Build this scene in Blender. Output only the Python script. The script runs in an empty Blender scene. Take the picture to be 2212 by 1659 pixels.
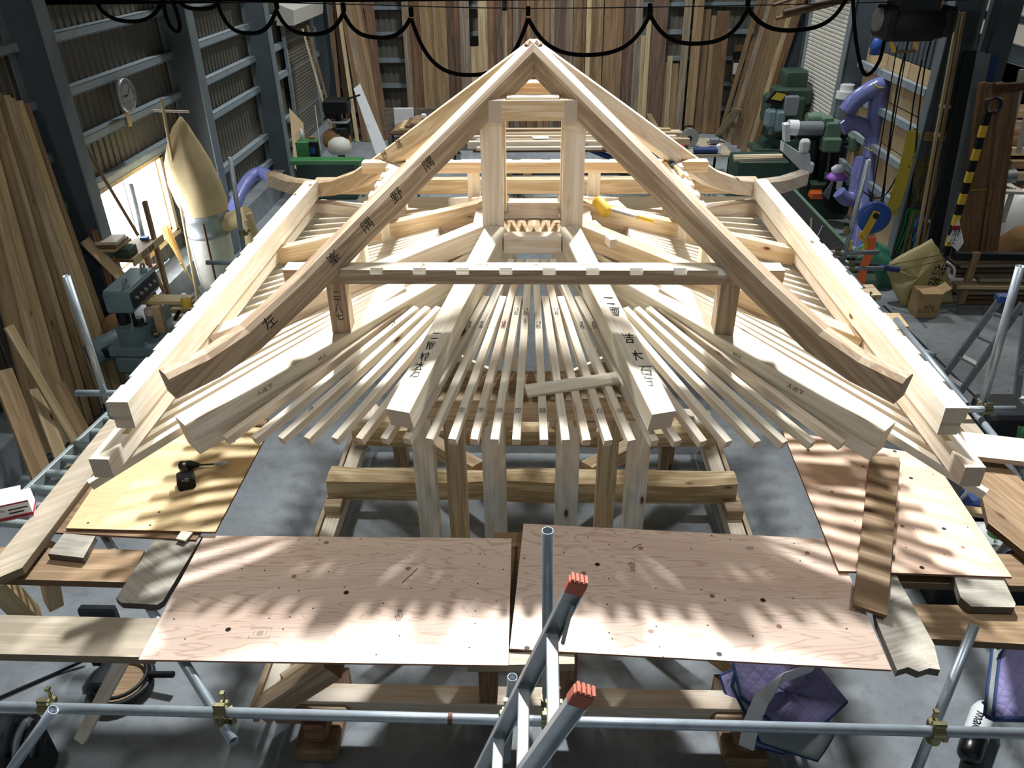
import bpy, math, random
from mathutils import Vector as V, Matrix as M
random.seed(7)
S = bpy.context.scene
COL = S.collection
# ---------------------------------------------------------------- camera, world, lights, exposure
H = 5.0                                   # the photographer stands on a raised deck: eye 5 m over the floor
CAMP = V((0.032, -5.273, H))              # the origin is the floor under the roof's peak
PITCH, YAW, ROLL, FPX = math.radians(30.794), math.radians(2.0975), math.radians(-0.724), 1675.56
_f = V((-math.sin(YAW)*math.cos(PITCH), math.cos(YAW)*math.cos(PITCH), -math.sin(PITCH)))
_r = V((math.cos(YAW), math.sin(YAW), 0)); _u = _r.cross(_f)
_r, _u = _r*math.cos(ROLL)+_u*math.sin(ROLL), _u*math.cos(ROLL)-_r*math.sin(ROLL)
cd = bpy.data.cameras.new('camera'); cam = bpy.data.objects.new('camera', cd); COL.objects.link(cam)
cd.sensor_fit = 'HORIZONTAL'; cd.sensor_width = 36.0; cd.lens = FPX/2212*36.0; cd.clip_start = .05; cd.clip_end = 200
cam.matrix_world = M.Translation(CAMP) @ M((_r, _u, -_f)).transposed().to_4x4()
S.camera = cam
S.view_settings.view_transform = 'Standard'; S.view_settings.look = 'None'
S.view_settings.exposure = 0.0; S.view_settings.gamma = 1.0; S.view_settings.use_curve_mapping = False
W = bpy.data.worlds.new('world'); S.world = W; W.use_nodes = True
W.node_tree.nodes['Background'].inputs[0].default_value = (.72, .86, 1, 1)
W.node_tree.nodes['Background'].inputs[1].default_value = 7.0      # daylight outside the hall's window
S.cycles.use_denoising = True
S.cycles.max_bounces = 8; S.cycles.diffuse_bounces = 4; S.cycles.glossy_bounces = 3; S.cycles.transmission_bounces = 6
S.cycles.sample_clamp_indirect = 6.0
def lamp(name, loc, watt, size, col=(1, 1, 1), aim=None, shape='DISK', spread=math.pi):
    l = bpy.data.lights.new(name, 'AREA'); l.shape = shape; l.size = size; l.energy = watt; l.color = col; l.spread = spread
    o = bpy.data.objects.new(name, l); COL.objects.link(o); o.location = loc
    d = (V(aim)-V(loc)) if aim else V((0, 0, -1))
    o.rotation_euler = d.to_track_quat('-Z', 'Y').to_euler()
    return o
# high bay lamps under the hall's ceiling: two bright ones over the roof frame, others further off, plus added fill lamps
KEY = dict(spread=math.radians(125))
lamp('bay_or_fill_lamp', (-1.9, 3.4, 8.6), 640, .5, (.98, .99, 1), aim=(-1.1, -7.4, 2), spread=math.radians(110))
lamp('bay_or_fill_lamp', (1.9, 3.4, 8.6), 640, .5, (.98, .99, 1), aim=(1.1, -7.4, 2), spread=math.radians(110))
lamp('bay_or_fill_lamp', (-2.2, -8.0, 8.6), 75, .4, (1, .975, .95), aim=(0, 0, 3))
lamp('bay_or_fill_lamp', (2.2, -8.0, 8.6), 75, .4, (1, .975, .95), aim=(0, 0, 3))
lamp('bay_or_fill_lamp', (-3.4, -3.0, 8.4), 58, .5, (1, .98, .96), **KEY)  # added fill pair over the front deck, lifts the plywood shadows
lamp('bay_or_fill_lamp', (3.4, -3.0, 8.4), 58, .5, (1, .98, .96), **KEY)
lamp('bay_or_fill_lamp', (-2.0, 13.5, 8.6), 190, .5, (.97, 1, 1), **KEY)
lamp('bay_or_fill_lamp', (2.4, 13.5, 8.6), 190, .5, (.97, 1, 1), **KEY)
lamp('bay_or_fill_lamp', (-4.2, 8.5, 8.6), 150, .5, (.98, 1, 1), **KEY)  # this lamp and the next are added to brighten the side walls
lamp('bay_or_fill_lamp', (4.4, 8.6, 8.6), 165, .5, (.98, 1, 1), **KEY)
lamp('bay_or_fill_lamp', (8.6, 6.6, 4.6), 85, .4, (1, .97, .9))  # unseen low lamp in the lean-to, brightens the right side
# ---------------------------------------------------------------- pixel -> world (photo frame 2212 x 1659)
def ray(px, py): return (px-1106)/FPX*_r-(py-829.5)/FPX*_u+_f
def aZ(px, py, z): d = ray(px, py); return CAMP+d*((z-H)/d.z)
def aY(px, py, y): d = ray(px, py); return CAMP+d*((y-CAMP.y)/d.y)
def aX(px, py, x): d = ray(px, py); return CAMP+d*((x-CAMP.x)/d.x)
def pxm(p):
    d = (V(p)-CAMP).dot(_f); return d/FPX          # metres per photo pixel at p
# ---------------------------------------------------------------- objects
MW = {}
def link(o, parent=None, mat=None):
    COL.objects.link(o); mat = mat or M()
    MW[o.name] = mat
    if parent is not None:
        o.parent = parent; o.matrix_basis = MW[parent.name].inverted() @ mat
    else: o.matrix_basis = mat
    return o
def tag(o, label=None, cat=None, group=None, kind=None):
    if label: o['label'] = label
    if cat: o['category'] = cat
    if group: o['group'] = group
    if kind: o['kind'] = kind
    return o
def thing(name, label, cat, loc=(0, 0, 0), group=None):
    o = bpy.data.objects.new(name, None); o.empty_display_size = .1
    link(o, None, M.Translation(V(loc))); return tag(o, label, cat, group)
def frame(p0, p1, up=(0, 0, 1)):
    x = (V(p1)-V(p0)); L = x.length; x = x.normalized(); up = V(up)
    y = up.cross(x)
    if y.length < 1e-4: y = V((0, 1, 0)).cross(x)
    y.normalize(); z = x.cross(y)
    return M((x, y, z)).transposed().to_4x4(), L
class MB:
    def __init__(s): s.v = []; s.f = []; s.mi = []; s.sm = []
    def add(s, vs, fs, mi=0, smooth=False, mat=None):
        n = len(s.v)
        s.v += [tuple(mat @ V(p)) if mat is not None else tuple(p) for p in vs]
        for f in fs:
            s.f.append([i+n for i in f]); s.mi.append(mi); s.sm.append(smooth)
        return s
    def box(s, c, d, mi=0, mat=None, rz=0, bev=0):
        x, y, z = d[0]/2, d[1]/2, d[2]/2
        T = (mat if mat is not None else M()) @ M.Translation(V(c)) @ M.Rotation(rz, 4, 'Z')
        if bev:
            b = min(bev, x*.49, y*.49, z*.49); pr = [(-y+b, -z), (y-b, -z), (y, -z+b), (y, z-b), (y-b, z), (-y+b, z), (-y, z-b), (-y, -z+b)]
            vs = []
            for xx, k in ((-x, b), (-x+b, 0), (x-b, 0), (x, b)):
                for (a, c2) in pr: vs.append((xx, a*(1-k/y), c2*(1-k/z)))
            fs = [[7-i for i in range(8)], [24+i for i in range(8)]]
            for r in range(3):
                for i in range(8): fs.append([r*8+i, r*8+(i+1) % 8, r*8+8+(i+1) % 8, r*8+8+i])
            return s.add(vs, fs, mi, False, T)
        vs = [(-x, -y, -z), (x, -y, -z), (x, y, -z), (-x, y, -z), (-x, -y, z), (x, -y, z), (x, y, z), (-x, y, z)]
        return s.add(vs, [(3, 2, 1, 0), (4, 5, 6, 7), (0, 1, 5, 4), (1, 2, 6, 5), (2, 3, 7, 6), (3, 0, 4, 7)], mi, False, T)
    def loft(s, rings, mi=0, smooth=False, caps=True, capmi=None, closed=True, mat=None):
        n = len(rings[0]); vs = [p for r in rings for p in r]; fs = []
        for a in range(len(rings)-1):
            for i in range(n if closed else n-1):
                j = (i+1) % n; fs.append((a*n+i, a*n+j, a*n+n+j, a*n+n+i))
        s.add(vs, fs, mi, smooth, mat)
        if caps and closed:
            k = mi if capmi is None else capmi
            s.add(rings[0], [list(range(n-1, -1, -1))], k, False, mat); s.add(rings[-1], [list(range(n))], k, False, mat)
        return s
    def tube(s, pts, r, seg=8, mi=0, caps=True, smooth=True):
        pts = [V(p) for p in pts]; rings = []; N = len(pts); up = None
        rr = r if isinstance(r, (list, tuple)) else [r]*N
        for i, p in enumerate(pts):
            t = (pts[min(i+1, N-1)]-pts[max(i-1, 0)])
            t = t.normalized() if t.length > 1e-9 else V((0, 0, 1))
            if up is None: up = V((0, 0, 1)) if abs(t.z) < .9 else V((1, 0, 0))
            y = up.cross(t)
            if y.length < 1e-5: y = V((0, 1, 0)).cross(t)
            y.normalize(); z = t.cross(y); up = z
            rings.append([p+(y*math.cos(a)+z*math.sin(a))*rr[i] for a in [2*math.pi*k/seg for k in range(seg)]])
        return s.loft(rings, mi, smooth, caps)
    def cyl(s, c, r, h, seg=12, axis=2, mi=0, r2=None, smooth=True, mat=None):
        r2 = r if r2 is None else r2; ax = {0: (1, 2), 1: (2, 0), 2: (0, 1)}[axis]; R = []
        for hh, q in ((-h/2, r), (h/2, r2)):
            ring = []
            for k in range(seg):
                a = 2*math.pi*k/seg; p = [0, 0, 0]; p[axis] = hh; p[ax[0]] = q*math.cos(a); p[ax[1]] = q*math.sin(a)
                ring.append(tuple(p[i]+c[i] for i in range(3)))
            R.append(ring)
        return s.loft(R, mi, smooth, True, None, True, mat)
    def lathe(s, prof, seg=14, mi=0, c=(0, 0, 0), smooth=True, mat=None):
        R = [[(c[0]+r*math.cos(2*math.pi*k/seg), c[1]+r*math.sin(2*math.pi*k/seg), c[2]+z) for k in range(seg)] for r, z in prof]
        return s.loft(R, mi, smooth, True, None, True, mat)
    def prism(s, poly, h, mi=0, mat=None, z0=0):
        return s.loft([[(x, y, z0) for x, y in poly], [(x, y, z0+h) for x, y in poly]], mi, False, True, None, True, mat)
    def torus(s, c, R, r, seg=20, k=6, axis=2, mi=0, mat=None, arc=1.0):
        pts = []
        for i in range(seg+1):
            a = 2*math.pi*arc*i/seg; q = [0, 0, 0]; ax = {0: (1, 2), 1: (2, 0), 2: (0, 1)}[axis]
            q[ax[0]] = R*math.cos(a); q[ax[1]] = R*math.sin(a); p = V(q)+V(c); pts.append(mat @ p if mat is not None else p)
        return s.tube(pts, r, k, mi)
    def obj(s, name, mats, parent=None, mat=None):
        me = bpy.data.meshes.new(name)
        me.from_pydata([tuple(p) for p in s.v], [], s.f)
        for m in (mats if isinstance(mats, (list, tuple)) else [mats]): me.materials.append(m)
        me.polygons.foreach_set('material_index', s.mi); me.polygons.foreach_set('use_smooth', s.sm); me.update()
        return link(bpy.data.objects.new(name, me), parent, mat)
def prof_box(w, h, b, top=True):
    y = w/2; z0, z1 = (-h, 0) if top else (-h/2, h/2)
    return [(-y+b, z0), (y-b, z0), (y, z0+b), (y, z1-b), (y-b, z1), (-y+b, z1), (-y, z1-b), (-y, z0+b)]
def beam(parent, name, p0, p1, w, h, mat, top=True, up=(0, 0, 1), b=.003, prof=None, cap=None):
    T, L = frame(p0, p1, up); pr = prof or prof_box(w, h, b, top)
    m = MB().loft([[(0, y, z) for y, z in pr], [(L, y, z) for y, z in pr]], 0, False, True, 1)
    return m.obj(name, [mat, cap or mats_end.get(mat.name, mat)], parent, M.Translation(V(p0)) @ T)
def pole(parent, name, p0, p1, r, mat, seg=12, hollow=True, r2=None):
    T, L = frame(p0, p1); m = MB(); C = lambda x, q: [(x, q*math.cos(2*math.pi*k/seg), q*math.sin(2*math.pi*k/seg)) for k in range(seg)]
    r2 = r if r2 is None else r2
    if hollow:
        m.loft([C(.08, r*.86), C(0, r*.86), C(0, r), C(L, r2), C(L, r2*.86), C(L-.08, r2*.86)], 0, True, True, 1)
        return m.obj(name, [mat, MAT['hole']], parent, M.Translation(V(p0)) @ T)
    m.loft([C(0, r), C(L, r2)], 0, True, True)
    return m.obj(name, mat, parent, M.Translation(V(p0)) @ T)
def rope(parent, name, pts, r, mat, seg=6, smooth=4):
    P = [V(p) for p in pts]; out = []
    for i in range(len(P)-1):
        a, b, c, d = P[max(i-1, 0)], P[i], P[i+1], P[min(i+2, len(P)-1)]
        for k in range(smooth):
            t = k/smooth; out.append(.5*((2*b)+(-a+c)*t+(2*a-5*b+4*c-d)*t*t+(-a+3*b-3*c+d)*t*t*t))
    out.append(P[-1]); c0 = out[0]
    return MB().tube([p-c0 for p in out], r, seg).obj(name, mat, parent, M.Translation(c0))
def sheet(name, pts, th, mat, parent=None, edge=None):
    """flat panel whose top face has the given corner points (counter-clockwise seen from above)"""
    P = [V(p) for p in pts]; c = sum(P, V())/len(P); x = (P[1]-P[0]).normalized()
    n = (P[1]-P[0]).cross(P[-1]-P[0]).normalized(); y = n.cross(x)
    T = M.Translation(c) @ M((x, y, n)).transposed().to_4x4(); Ti = T.inverted(); q = [Ti @ p for p in P]
    q = [(p.x, p.y) for p in q]
    m = MB(); n_ = len(q)
    m.loft([[(a, b, -th) for a, b in q], [(a, b, 0) for a, b in q]], 1, False, False)
    m.add([(a, b, 0) for a, b in q], [list(range(n_))], 0); m.add([(a, b, -th) for a, b in q], [list(range(n_-1, -1, -1))], 0)
    return m.obj(name, [mat, edge or mat], parent, T)
def ink(parent, txt, at, right, upv, size, mat=None, bold=0):
    c = bpy.data.curves.new('ink', 'FONT'); c.body = txt; c.size = size; c.align_x = 'CENTER'; c.align_y = 'CENTER'; c.space_line = .95; c.offset = bold*size
    t = bpy.data.objects.new('ink', c); COL.objects.link(t)
    bpy.context.view_layer.update()
    me = bpy.data.meshes.new_from_object(t.evaluated_get(bpy.context.evaluated_depsgraph_get()))
    bpy.data.objects.remove(t); bpy.data.curves.remove(c)
    me.materials.clear(); me.materials.append(mat or MAT['ink'])
    x = V(right).normalized(); y = (V(upv)-x*V(upv).dot(x)).normalized(); n = x.cross(y)
    o = bpy.data.objects.new('ink_mark', me)
    return link(o, parent, M.Translation(V(at)+n*.0012) @ M((x, y, n)).transposed().to_4x4())
def copy_tree(o, mat, label=None):
    c = o.copy(); COL.objects.link(c); c.matrix_basis = mat; MW[c.name] = mat
    if label: c['label'] = label
    def kids(src, dst):
        for ch in list(src.children):
            d = ch.copy(); COL.objects.link(d); d.parent = dst; d.matrix_basis = ch.matrix_basis; MW[d.name] = MW[dst.name] @ ch.matrix_basis
            kids(ch, d)
    kids(o, c); return c
# ---------------------------------------------------------------- materials
MAT = {}; mats_end = {}
def srgb(c):
    if isinstance(c, str): c = [int(c[i:i+2], 16)/255 for i in (0, 2, 4)]
    return tuple(x/12.92 if x <= .04045 else ((x+.055)/1.055)**2.4 for x in c)+(1,)
def newmat(name):
    m = bpy.data.materials.new(name); m.use_nodes = True; MAT[name] = m
    return m, m.node_tree, m.node_tree.nodes['Principled BSDF']
def N(t, typ, ins=None, **kw):
    n = t.nodes.new(typ)
    for k, v in kw.items(): setattr(n, k, v)
    for k, v in (ins or {}).items():
        if isinstance(v, bpy.types.NodeSocket): t.links.new(v, n.inputs[k])
        else: n.inputs[k].default_value = v
    return n
def mix(t, fac, a, b, mode='MIX'):
    n = N(t, 'ShaderNodeMix', data_type='RGBA', blend_type=mode)
    for k, v in ((0, fac), (6, a), (7, b)):
        if isinstance(v, bpy.types.NodeSocket): t.links.new(v, n.inputs[k])
        else: n.inputs[k].default_value = v
    return n.outputs[2]
def ramp(t, fac, stops):
    n = N(t, 'ShaderNodeValToRGB', {0: fac}); e = n.color_ramp.elements
    while len(e) < len(stops): e.new(.5)
    for q, (p, c) in zip(e, stops): q.position = p; q.color = c if len(c) == 4 else tuple(c)+(1,)
    return n.outputs[0]
def plain(name, col, rough=.55, metal=0, noise=0, ns=6, bump=0, spec=.5, alpha=1, trans=0):
    m, t, b = newmat(name); c = srgb(col)
    b.inputs['Roughness'].default_value = rough; b.inputs['Metallic'].default_value = metal; b.inputs['Specular IOR Level'].default_value = spec
    b.inputs['Transmission Weight'].default_value = trans; b.inputs['Alpha'].default_value = alpha
    if noise or bump:
        tc = N(t, 'ShaderNodeTexCoord'); nz = N(t, 'ShaderNodeTexNoise', {'Vector': tc.outputs['Object'], 'Scale': ns, 'Detail': 5, 'Roughness': .6})
        if noise:
            d = tuple(x*(1-noise) for x in c[:3])+(1,); l = tuple(min(1, x*(1+noise*.7)) for x in c[:3])+(1,)
            t.links.new(ramp(t, nz.outputs[0], [(.3, d), (.5, c), (.72, l)]), b.inputs['Base Color'])
        else: b.inputs['Base Color'].default_value = c
        if bump:
            bp = N(t, 'ShaderNodeBump', {'Strength': bump, 'Distance': .01, 'Height': nz.outputs[0]}); t.links.new(bp.outputs[0], b.inputs['Normal'])
    else: b.inputs['Base Color'].default_value = c
    return m
def wood(name, light, dark, knot='6b4028', knots=.35, grain=1.0, rough=.62, vary=.12, end=None, stain=None):
    m, t, b = newmat(name); tc = N(t, 'ShaderNodeTexCoord'); oi = N(t, 'ShaderNodeObjectInfo')
    off = N(t, 'ShaderNodeVectorMath', {0: oi.outputs['Random'], 1: (37., 11., 23.)}, operation='MULTIPLY')
    pos = N(t, 'ShaderNodeVectorMath', {0: tc.outputs['Object'], 1: off.outputs[0]}, operation='ADD')
    sc = N(t, 'ShaderNodeVectorMath', {0: pos.outputs[0], 1: (.9*grain, 16*grain, 16*grain)}, operation='MULTIPLY')
    n1 = N(t, 'ShaderNodeTexNoise', {'Vector': sc.outputs[0], 'Scale': 1.0, 'Detail': 4, 'Roughness': .55, 'Distortion': .6})
    sc2 = N(t, 'ShaderNodeVectorMath', {0: pos.outputs[0], 1: (3, 120, 120)}, operation='MULTIPLY')
    n2 = N(t, 'ShaderNodeTexNoise', {'Vector': sc2.outputs[0], 'Scale': 1.0, 'Detail': 2})
    wv = N(t, 'ShaderNodeMath', {0: n1.outputs[0], 1: 24.0}, operation='MULTIPLY')
    sn = N(t, 'ShaderNodeMath', {0: wv.outputs[0]}, operation='SINE')
    g = N(t, 'ShaderNodeMath', {0: sn.outputs[0], 1: .28, 2: .5}, operation='MULTIPLY_ADD')
    g2 = N(t, 'ShaderNodeMath', {0: n2.outputs[0], 1: .35, 2: g.outputs[0]}, operation='MULTIPLY_ADD')
    c = ramp(t, g2.outputs[0], [(.35, srgb(dark)), (.62, srgb([sum(x)/2 for x in zip(hx(light), hx(dark))])), (.9, srgb(light))])
    if stain:
        n3 = N(t, 'ShaderNodeTexNoise', {'Vector': pos.outputs[0], 'Scale': 3.0, 'Detail': 6, 'Roughness': .7})
        c = mix(t, ramp(t, n3.outputs[0], [(.45, (0, 0, 0)), (.7, (1, 1, 1))]), c, srgb(stain))
    if knots:
        ks = N(t, 'ShaderNodeVectorMath', {0: pos.outputs[0], 1: (2.6, 7.5, 7.5)}, operation='MULTIPLY')
        vo = N(t, 'ShaderNodeTexVoronoi', {'Vector': ks.outputs[0], 'Scale': 1.0})
        sp = N(t, 'ShaderNodeSeparateColor', {0: vo.outputs['Color']})
        gt = N(t, 'ShaderNodeMath', {0: sp.outputs[0], 1: knots}, operation='LESS_THAN')
        kd = ramp(t, vo.outputs['Distance'], [(.07, (1, 1, 1)), (.11, (.25, .25, .25)), (.2, (0, 0, 0))])
        kf = N(t, 'ShaderNodeMath', {0: kd, 1: gt.outputs[0]}, operation='MULTIPLY')
        c = mix(t, kf.outputs[0], c, srgb(knot))
    hv = N(t, 'ShaderNodeMath', {0: oi.outputs['Random'], 1: vary*2, 2: 1-vary}, operation='MULTIPLY_ADD')
    c = N(t, 'ShaderNodeHueSaturation', {'Color': c, 'Value': hv.outputs[0]}).outputs[0]
    t.links.new(c, b.inputs['Base Color']); b.inputs['Roughness'].default_value = rough; b.inputs['Specular IOR Level'].default_value = .3
    bp = N(t, 'ShaderNodeBump', {'Strength': .12, 'Distance': .004, 'Height': g2.outputs[0]}); t.links.new(bp.outputs[0], b.inputs['Normal'])
    if end:
        e, t2, b2 = newmat(name+'_end'); tc = N(t2, 'ShaderNodeTexCoord')
        ln = N(t2, 'ShaderNodeVectorMath', {0: tc.outputs['Object'], 1: (0, .06, .11)}, operation='ADD')
        l2 = N(t2, 'ShaderNodeVectorMath', {0: ln.outputs[0], 1: (0, 1, 1)}, operation='MULTIPLY')
        le = N(t2, 'ShaderNodeVectorMath', {0: l2.outputs[0]}, operation='LENGTH')
        nz = N(t2, 'ShaderNodeTexNoise', {'Vector': tc.outputs['Object'], 'Scale': 14.0, 'Detail': 3})
        a = N(t2, 'ShaderNodeMath', {0: nz.outputs[0], 1: .03, 2: le.outputs['Value']}, operation='MULTIPLY_ADD')
        a = N(t2, 'ShaderNodeMath', {0: a.outputs[0], 1: 520.}, operation='MULTIPLY'); a = N(t2, 'ShaderNodeMath', {0: a.outputs[0]}, operation='SINE')
        d = tuple(x*.82 for x in srgb(end)[:3])+(1,)
        t2.links.new(ramp(t2, a.outputs[0], [(.0, d), (.9, srgb(end))]), b2.inputs['Base Color']); b2.inputs['Roughness'].default_value = .8
        mats_end[m.name] = e
    return m
def hx(c): return [int(c[i:i+2], 16)/255 for i in (0, 2, 4)]
def ply(name, light, dark, patch=.25, ps=3.2, black='2a1a14', line=(.5, 1.5)):
    m, t, b = newmat(name); tc = N(t, 'ShaderNodeTexCoord'); oi = N(t, 'ShaderNodeObjectInfo')
    off = N(t, 'ShaderNodeVectorMath', {0: oi.outputs['Random'], 1: (17., 31., 0)}, operation='MULTIPLY')
    pos = N(t, 'ShaderNodeVectorMath', {0: tc.outputs['Object'], 1: off.outputs[0]}, operation='ADD')
    sc = N(t, 'ShaderNodeVectorMath', {0: pos.outputs[0], 1: (.55, 3.6, 1)}, operation='MULTIPLY')
    n1 = N(t, 'ShaderNodeTexNoise', {'Vector': sc.outputs[0], 'Scale': 1.3, 'Detail': 3.5, 'Roughness': .5, 'Distortion': .7})
    a = N(t, 'ShaderNodeMath', {0: n1.outputs[0], 1: 120.}, operation='MULTIPLY'); a = N(t, 'ShaderNodeMath', {0: a.outputs[0]}, operation='SINE')
    lines = ramp(t, a.outputs[0], [(.0, (0, 0, 0)), (.72, (.06, .06, .06)), (1.0, (.5, .5, .5))])
    n2 = N(t, 'ShaderNodeTexNoise', {'Vector': sc.outputs[0], 'Scale': .9, 'Detail': 2})
    c = mix(t, lines, srgb(light), srgb(dark))
    c = mix(t, ramp(t, n2.outputs[0], [(.4, (0, 0, 0)), (.75, (.35, .35, .35))]), c, srgb(dark))
    vo = N(t, 'ShaderNodeTexVoronoi', {'Vector': pos.outputs[0], 'Scale': ps, 'Randomness': .9}, voronoi_dimensions='2D')
    sp = N(t, 'ShaderNodeSeparateColor', {0: vo.outputs['Color']})
    gt = N(t, 'ShaderNodeMath', {0: sp.outputs[0], 1: patch}, operation='LESS_THAN')
    kd = ramp(t, vo.outputs['Distance'], [(.04, (1, 1, 1)), (.052, (0, 0, 0))])
    kf = N(t, 'ShaderNodeMath', {0: kd, 1: gt.outputs[0]}, operation='MULTIPLY')
    kc = ramp(t, sp.outputs[1], [(.5, srgb(black)), (.55, srgb('9a7660'))])
    c = mix(t, kf.outputs[0], c, kc)
    vo2 = N(t, 'ShaderNodeTexVoronoi', {'Vector': pos.outputs[0], 'Scale': ps*2.6}, voronoi_dimensions='2D')
    s2 = N(t, 'ShaderNodeSeparateColor', {0: vo2.outputs['Color']}); g2 = N(t, 'ShaderNodeMath', {0: s2.outputs[0], 1: .25}, operation='LESS_THAN')
    k2 = N(t, 'ShaderNodeMath', {0: ramp(t, vo2.outputs['Distance'], [(.03, (1, 1, 1)), (.05, (0, 0, 0))]), 1: g2.outputs[0]}, operation='MULTIPLY')
    c = mix(t, k2.outputs[0], c, srgb('3a241a'))
    t.links.new(c, b.inputs['Base Color']); b.inputs['Roughness'].default_value = .6; b.inputs['Specular IOR Level'].default_value = .3
    return m
wood('pine', 'ebe3d2', 'dccfb5', end='c9bba8', vary=.04)
wood('pine_pink', 'e8dccb', 'd9c5ab', knot='7a3a22', end='c9b5a0', vary=.05, knots=.45)
wood('pine_warm', 'dcc7a7', 'c6a880', knot='6a3a20', end='bfa283', vary=.05)
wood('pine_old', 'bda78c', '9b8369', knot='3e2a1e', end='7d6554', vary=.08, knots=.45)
wood('pine_grey', 'c9b698', 'ab9474', end='a8947c', vary=.06)
wood('beam_log', 'd9c6a0', 'b59b72', knot='7b5f4c', end='b39a7c', grain=.7, vary=.06)
wood('plank_grey', 'aea38f', '998d78', end='867761', knots=.2, vary=.1, stain='9c917f')
wood('plank_weathered', 'a39e92', '8a857a', end='5f594e', knots=.15, vary=.08, stain='b5b0a0')
wood('plank_brown', '998164', '836b4f', end='6d563e', knots=.25, vary=.1)
wood('offcut', 'cbb48a', 'bba075', end='c2a67a', knots=.2, vary=.1)
wood('redwood', 'a07a5e', '7b5842', end='8a6950', knots=.1)
for i, (a, c) in enumerate([('8a6f54', '705942'), ('7c5f48', '604735'), ('9a8262', '806a4d'), ('8a7e70', '6c6257'), ('c3b08c', 'a8936d'), ('6f5a4c', '55443a'), ('86694a', '6e543a'), ('9b8c78', '7d6f5d'), ('80644a', '66503a')]):
    wood('board%d' % i, a, c, end='8f7657', knots=.2, grain=.6, vary=.08)
ply('ply_pink', 'e6d0bf', 'b08b72', patch=.5)
ply('ply_right', 'e8cbb4', 'd6b092', patch=.35, ps=3.6)
ply('ply_yellow', 'dcc396', 'c9a878', patch=.0, ps=2.0)
ply('ply_wall', 'c3a983', 'a98c66', patch=.1, ps=2.0)
ply('ply_pale', 'cdb58e', 'bfa57c', patch=.0)
plain('ply_edge', '8a6448', .8, noise=.2, ns=60); plain('ply_edge_pale', 'b18b62', .8, noise=.2, ns=60)
plain('ink', '1c1712', .8); plain('hole', '050505', .9)
plain('pencil', '5b5348', .8)
plain('steel', '9aa5ad', .36, .5, noise=.18, ns=9); plain('steel_dull', '828d95', .45, .45, noise=.2, ns=8)
plain('alu', 'bcc3c7', .35, .55, noise=.12, ns=12); plain('alu_dull', '9fa5a8', .45, .5, noise=.15, ns=8)
plain('clamp', '85805f', .35, .9, noise=.3, ns=30); plain('rust', '5a3a2a', .7, .3, noise=.3, ns=30)
plain('column', '717d83', .5, 0, noise=.12, ns=4); plain('column_face', '4a5358', .6, 0, noise=.15, ns=3); plain('girt', '8a969c', .5, 0, noise=.12, ns=6)
plain('siding', '67645a', .6, 0, noise=.08, ns=3)
plain('black', '121316', .6, spec=.3); plain('cable_black', '090909', .95, spec=.1); plain('girder', '0d0e10', .9, spec=.1); plain('black_gloss', '101114', .3); plain('rubber', '16181a', .65); plain('dark_steel', '25292c', .5, .5, noise=.3, ns=12)
plain('white', 'e6e8ea', .5); plain('white_wall', 'c9c7bd', .6, noise=.06); plain('paper', 'e9edf2', .7); plain('plastic_white', 'dfe4e6', .35)
plain('green', '3f7a4a', .45, noise=.1); plain('green_dark', '2c4438', .45, noise=.2); plain('green_grey', '5f7a66', .45, noise=.15); plain('green_lime', '74b957', .45)
plain('machine', '6a8187', .5, noise=.16, ns=5); plain('machine_light', '7d9296', .5, noise=.1)
plain('blue', '2b4f9c', .45); plain('blue_dark', '1f3a6e', .6); plain('yellow', 'd9b33a', .45); plain('yellow_sling', 'b3a22e', .7, noise=.12, ns=14); plain('orange', 'e06a2c', .5)
plain('red', 'a8443a', .6); plain('brick_rubber', 'b0604c', .75, noise=.1, ns=30); plain('crimson', 'a3243c', .5)
plain('quilt', '8a86b4', .85, noise=.14, ns=9, bump=.3); plain('navy', '23406f', .75); plain('quilt_grey', '9aa0a0', .8)
plain('sack', 'b3a875', .6, noise=.1, ns=6, bump=.2); plain('green_bag', '3d7f68', .4, noise=.15, ns=5, bump=.2); plain('cloth_tan', 'c9b48a', .8, noise=.12, ns=5)
plain('carton', 'a98c63', .7, noise=.06); plain('hose', '6f76ae', .22, 0, noise=.1, ns=5); plain('straw', 'd9b06c', .8, noise=.3, ns=40); plain('rope_mix', '6f6642', .85, noise=.5, ns=60)
plain('purple', '9a66c8', .6); plain('green_rope', '2f7d4c', .6); plain('blue_rope', '3f86d8', .5); plain('pink_rope', 'b57a66', .7); plain('bamboo', 'bfae6a', .5)
plain('canvas', '8a6a44', .85, noise=.25, ns=6, bump=.3); plain('grey_plastic', '74797e', .5)
plain('conveyor_grey', '8e9a9a', .45, .4, noise=.1)

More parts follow.
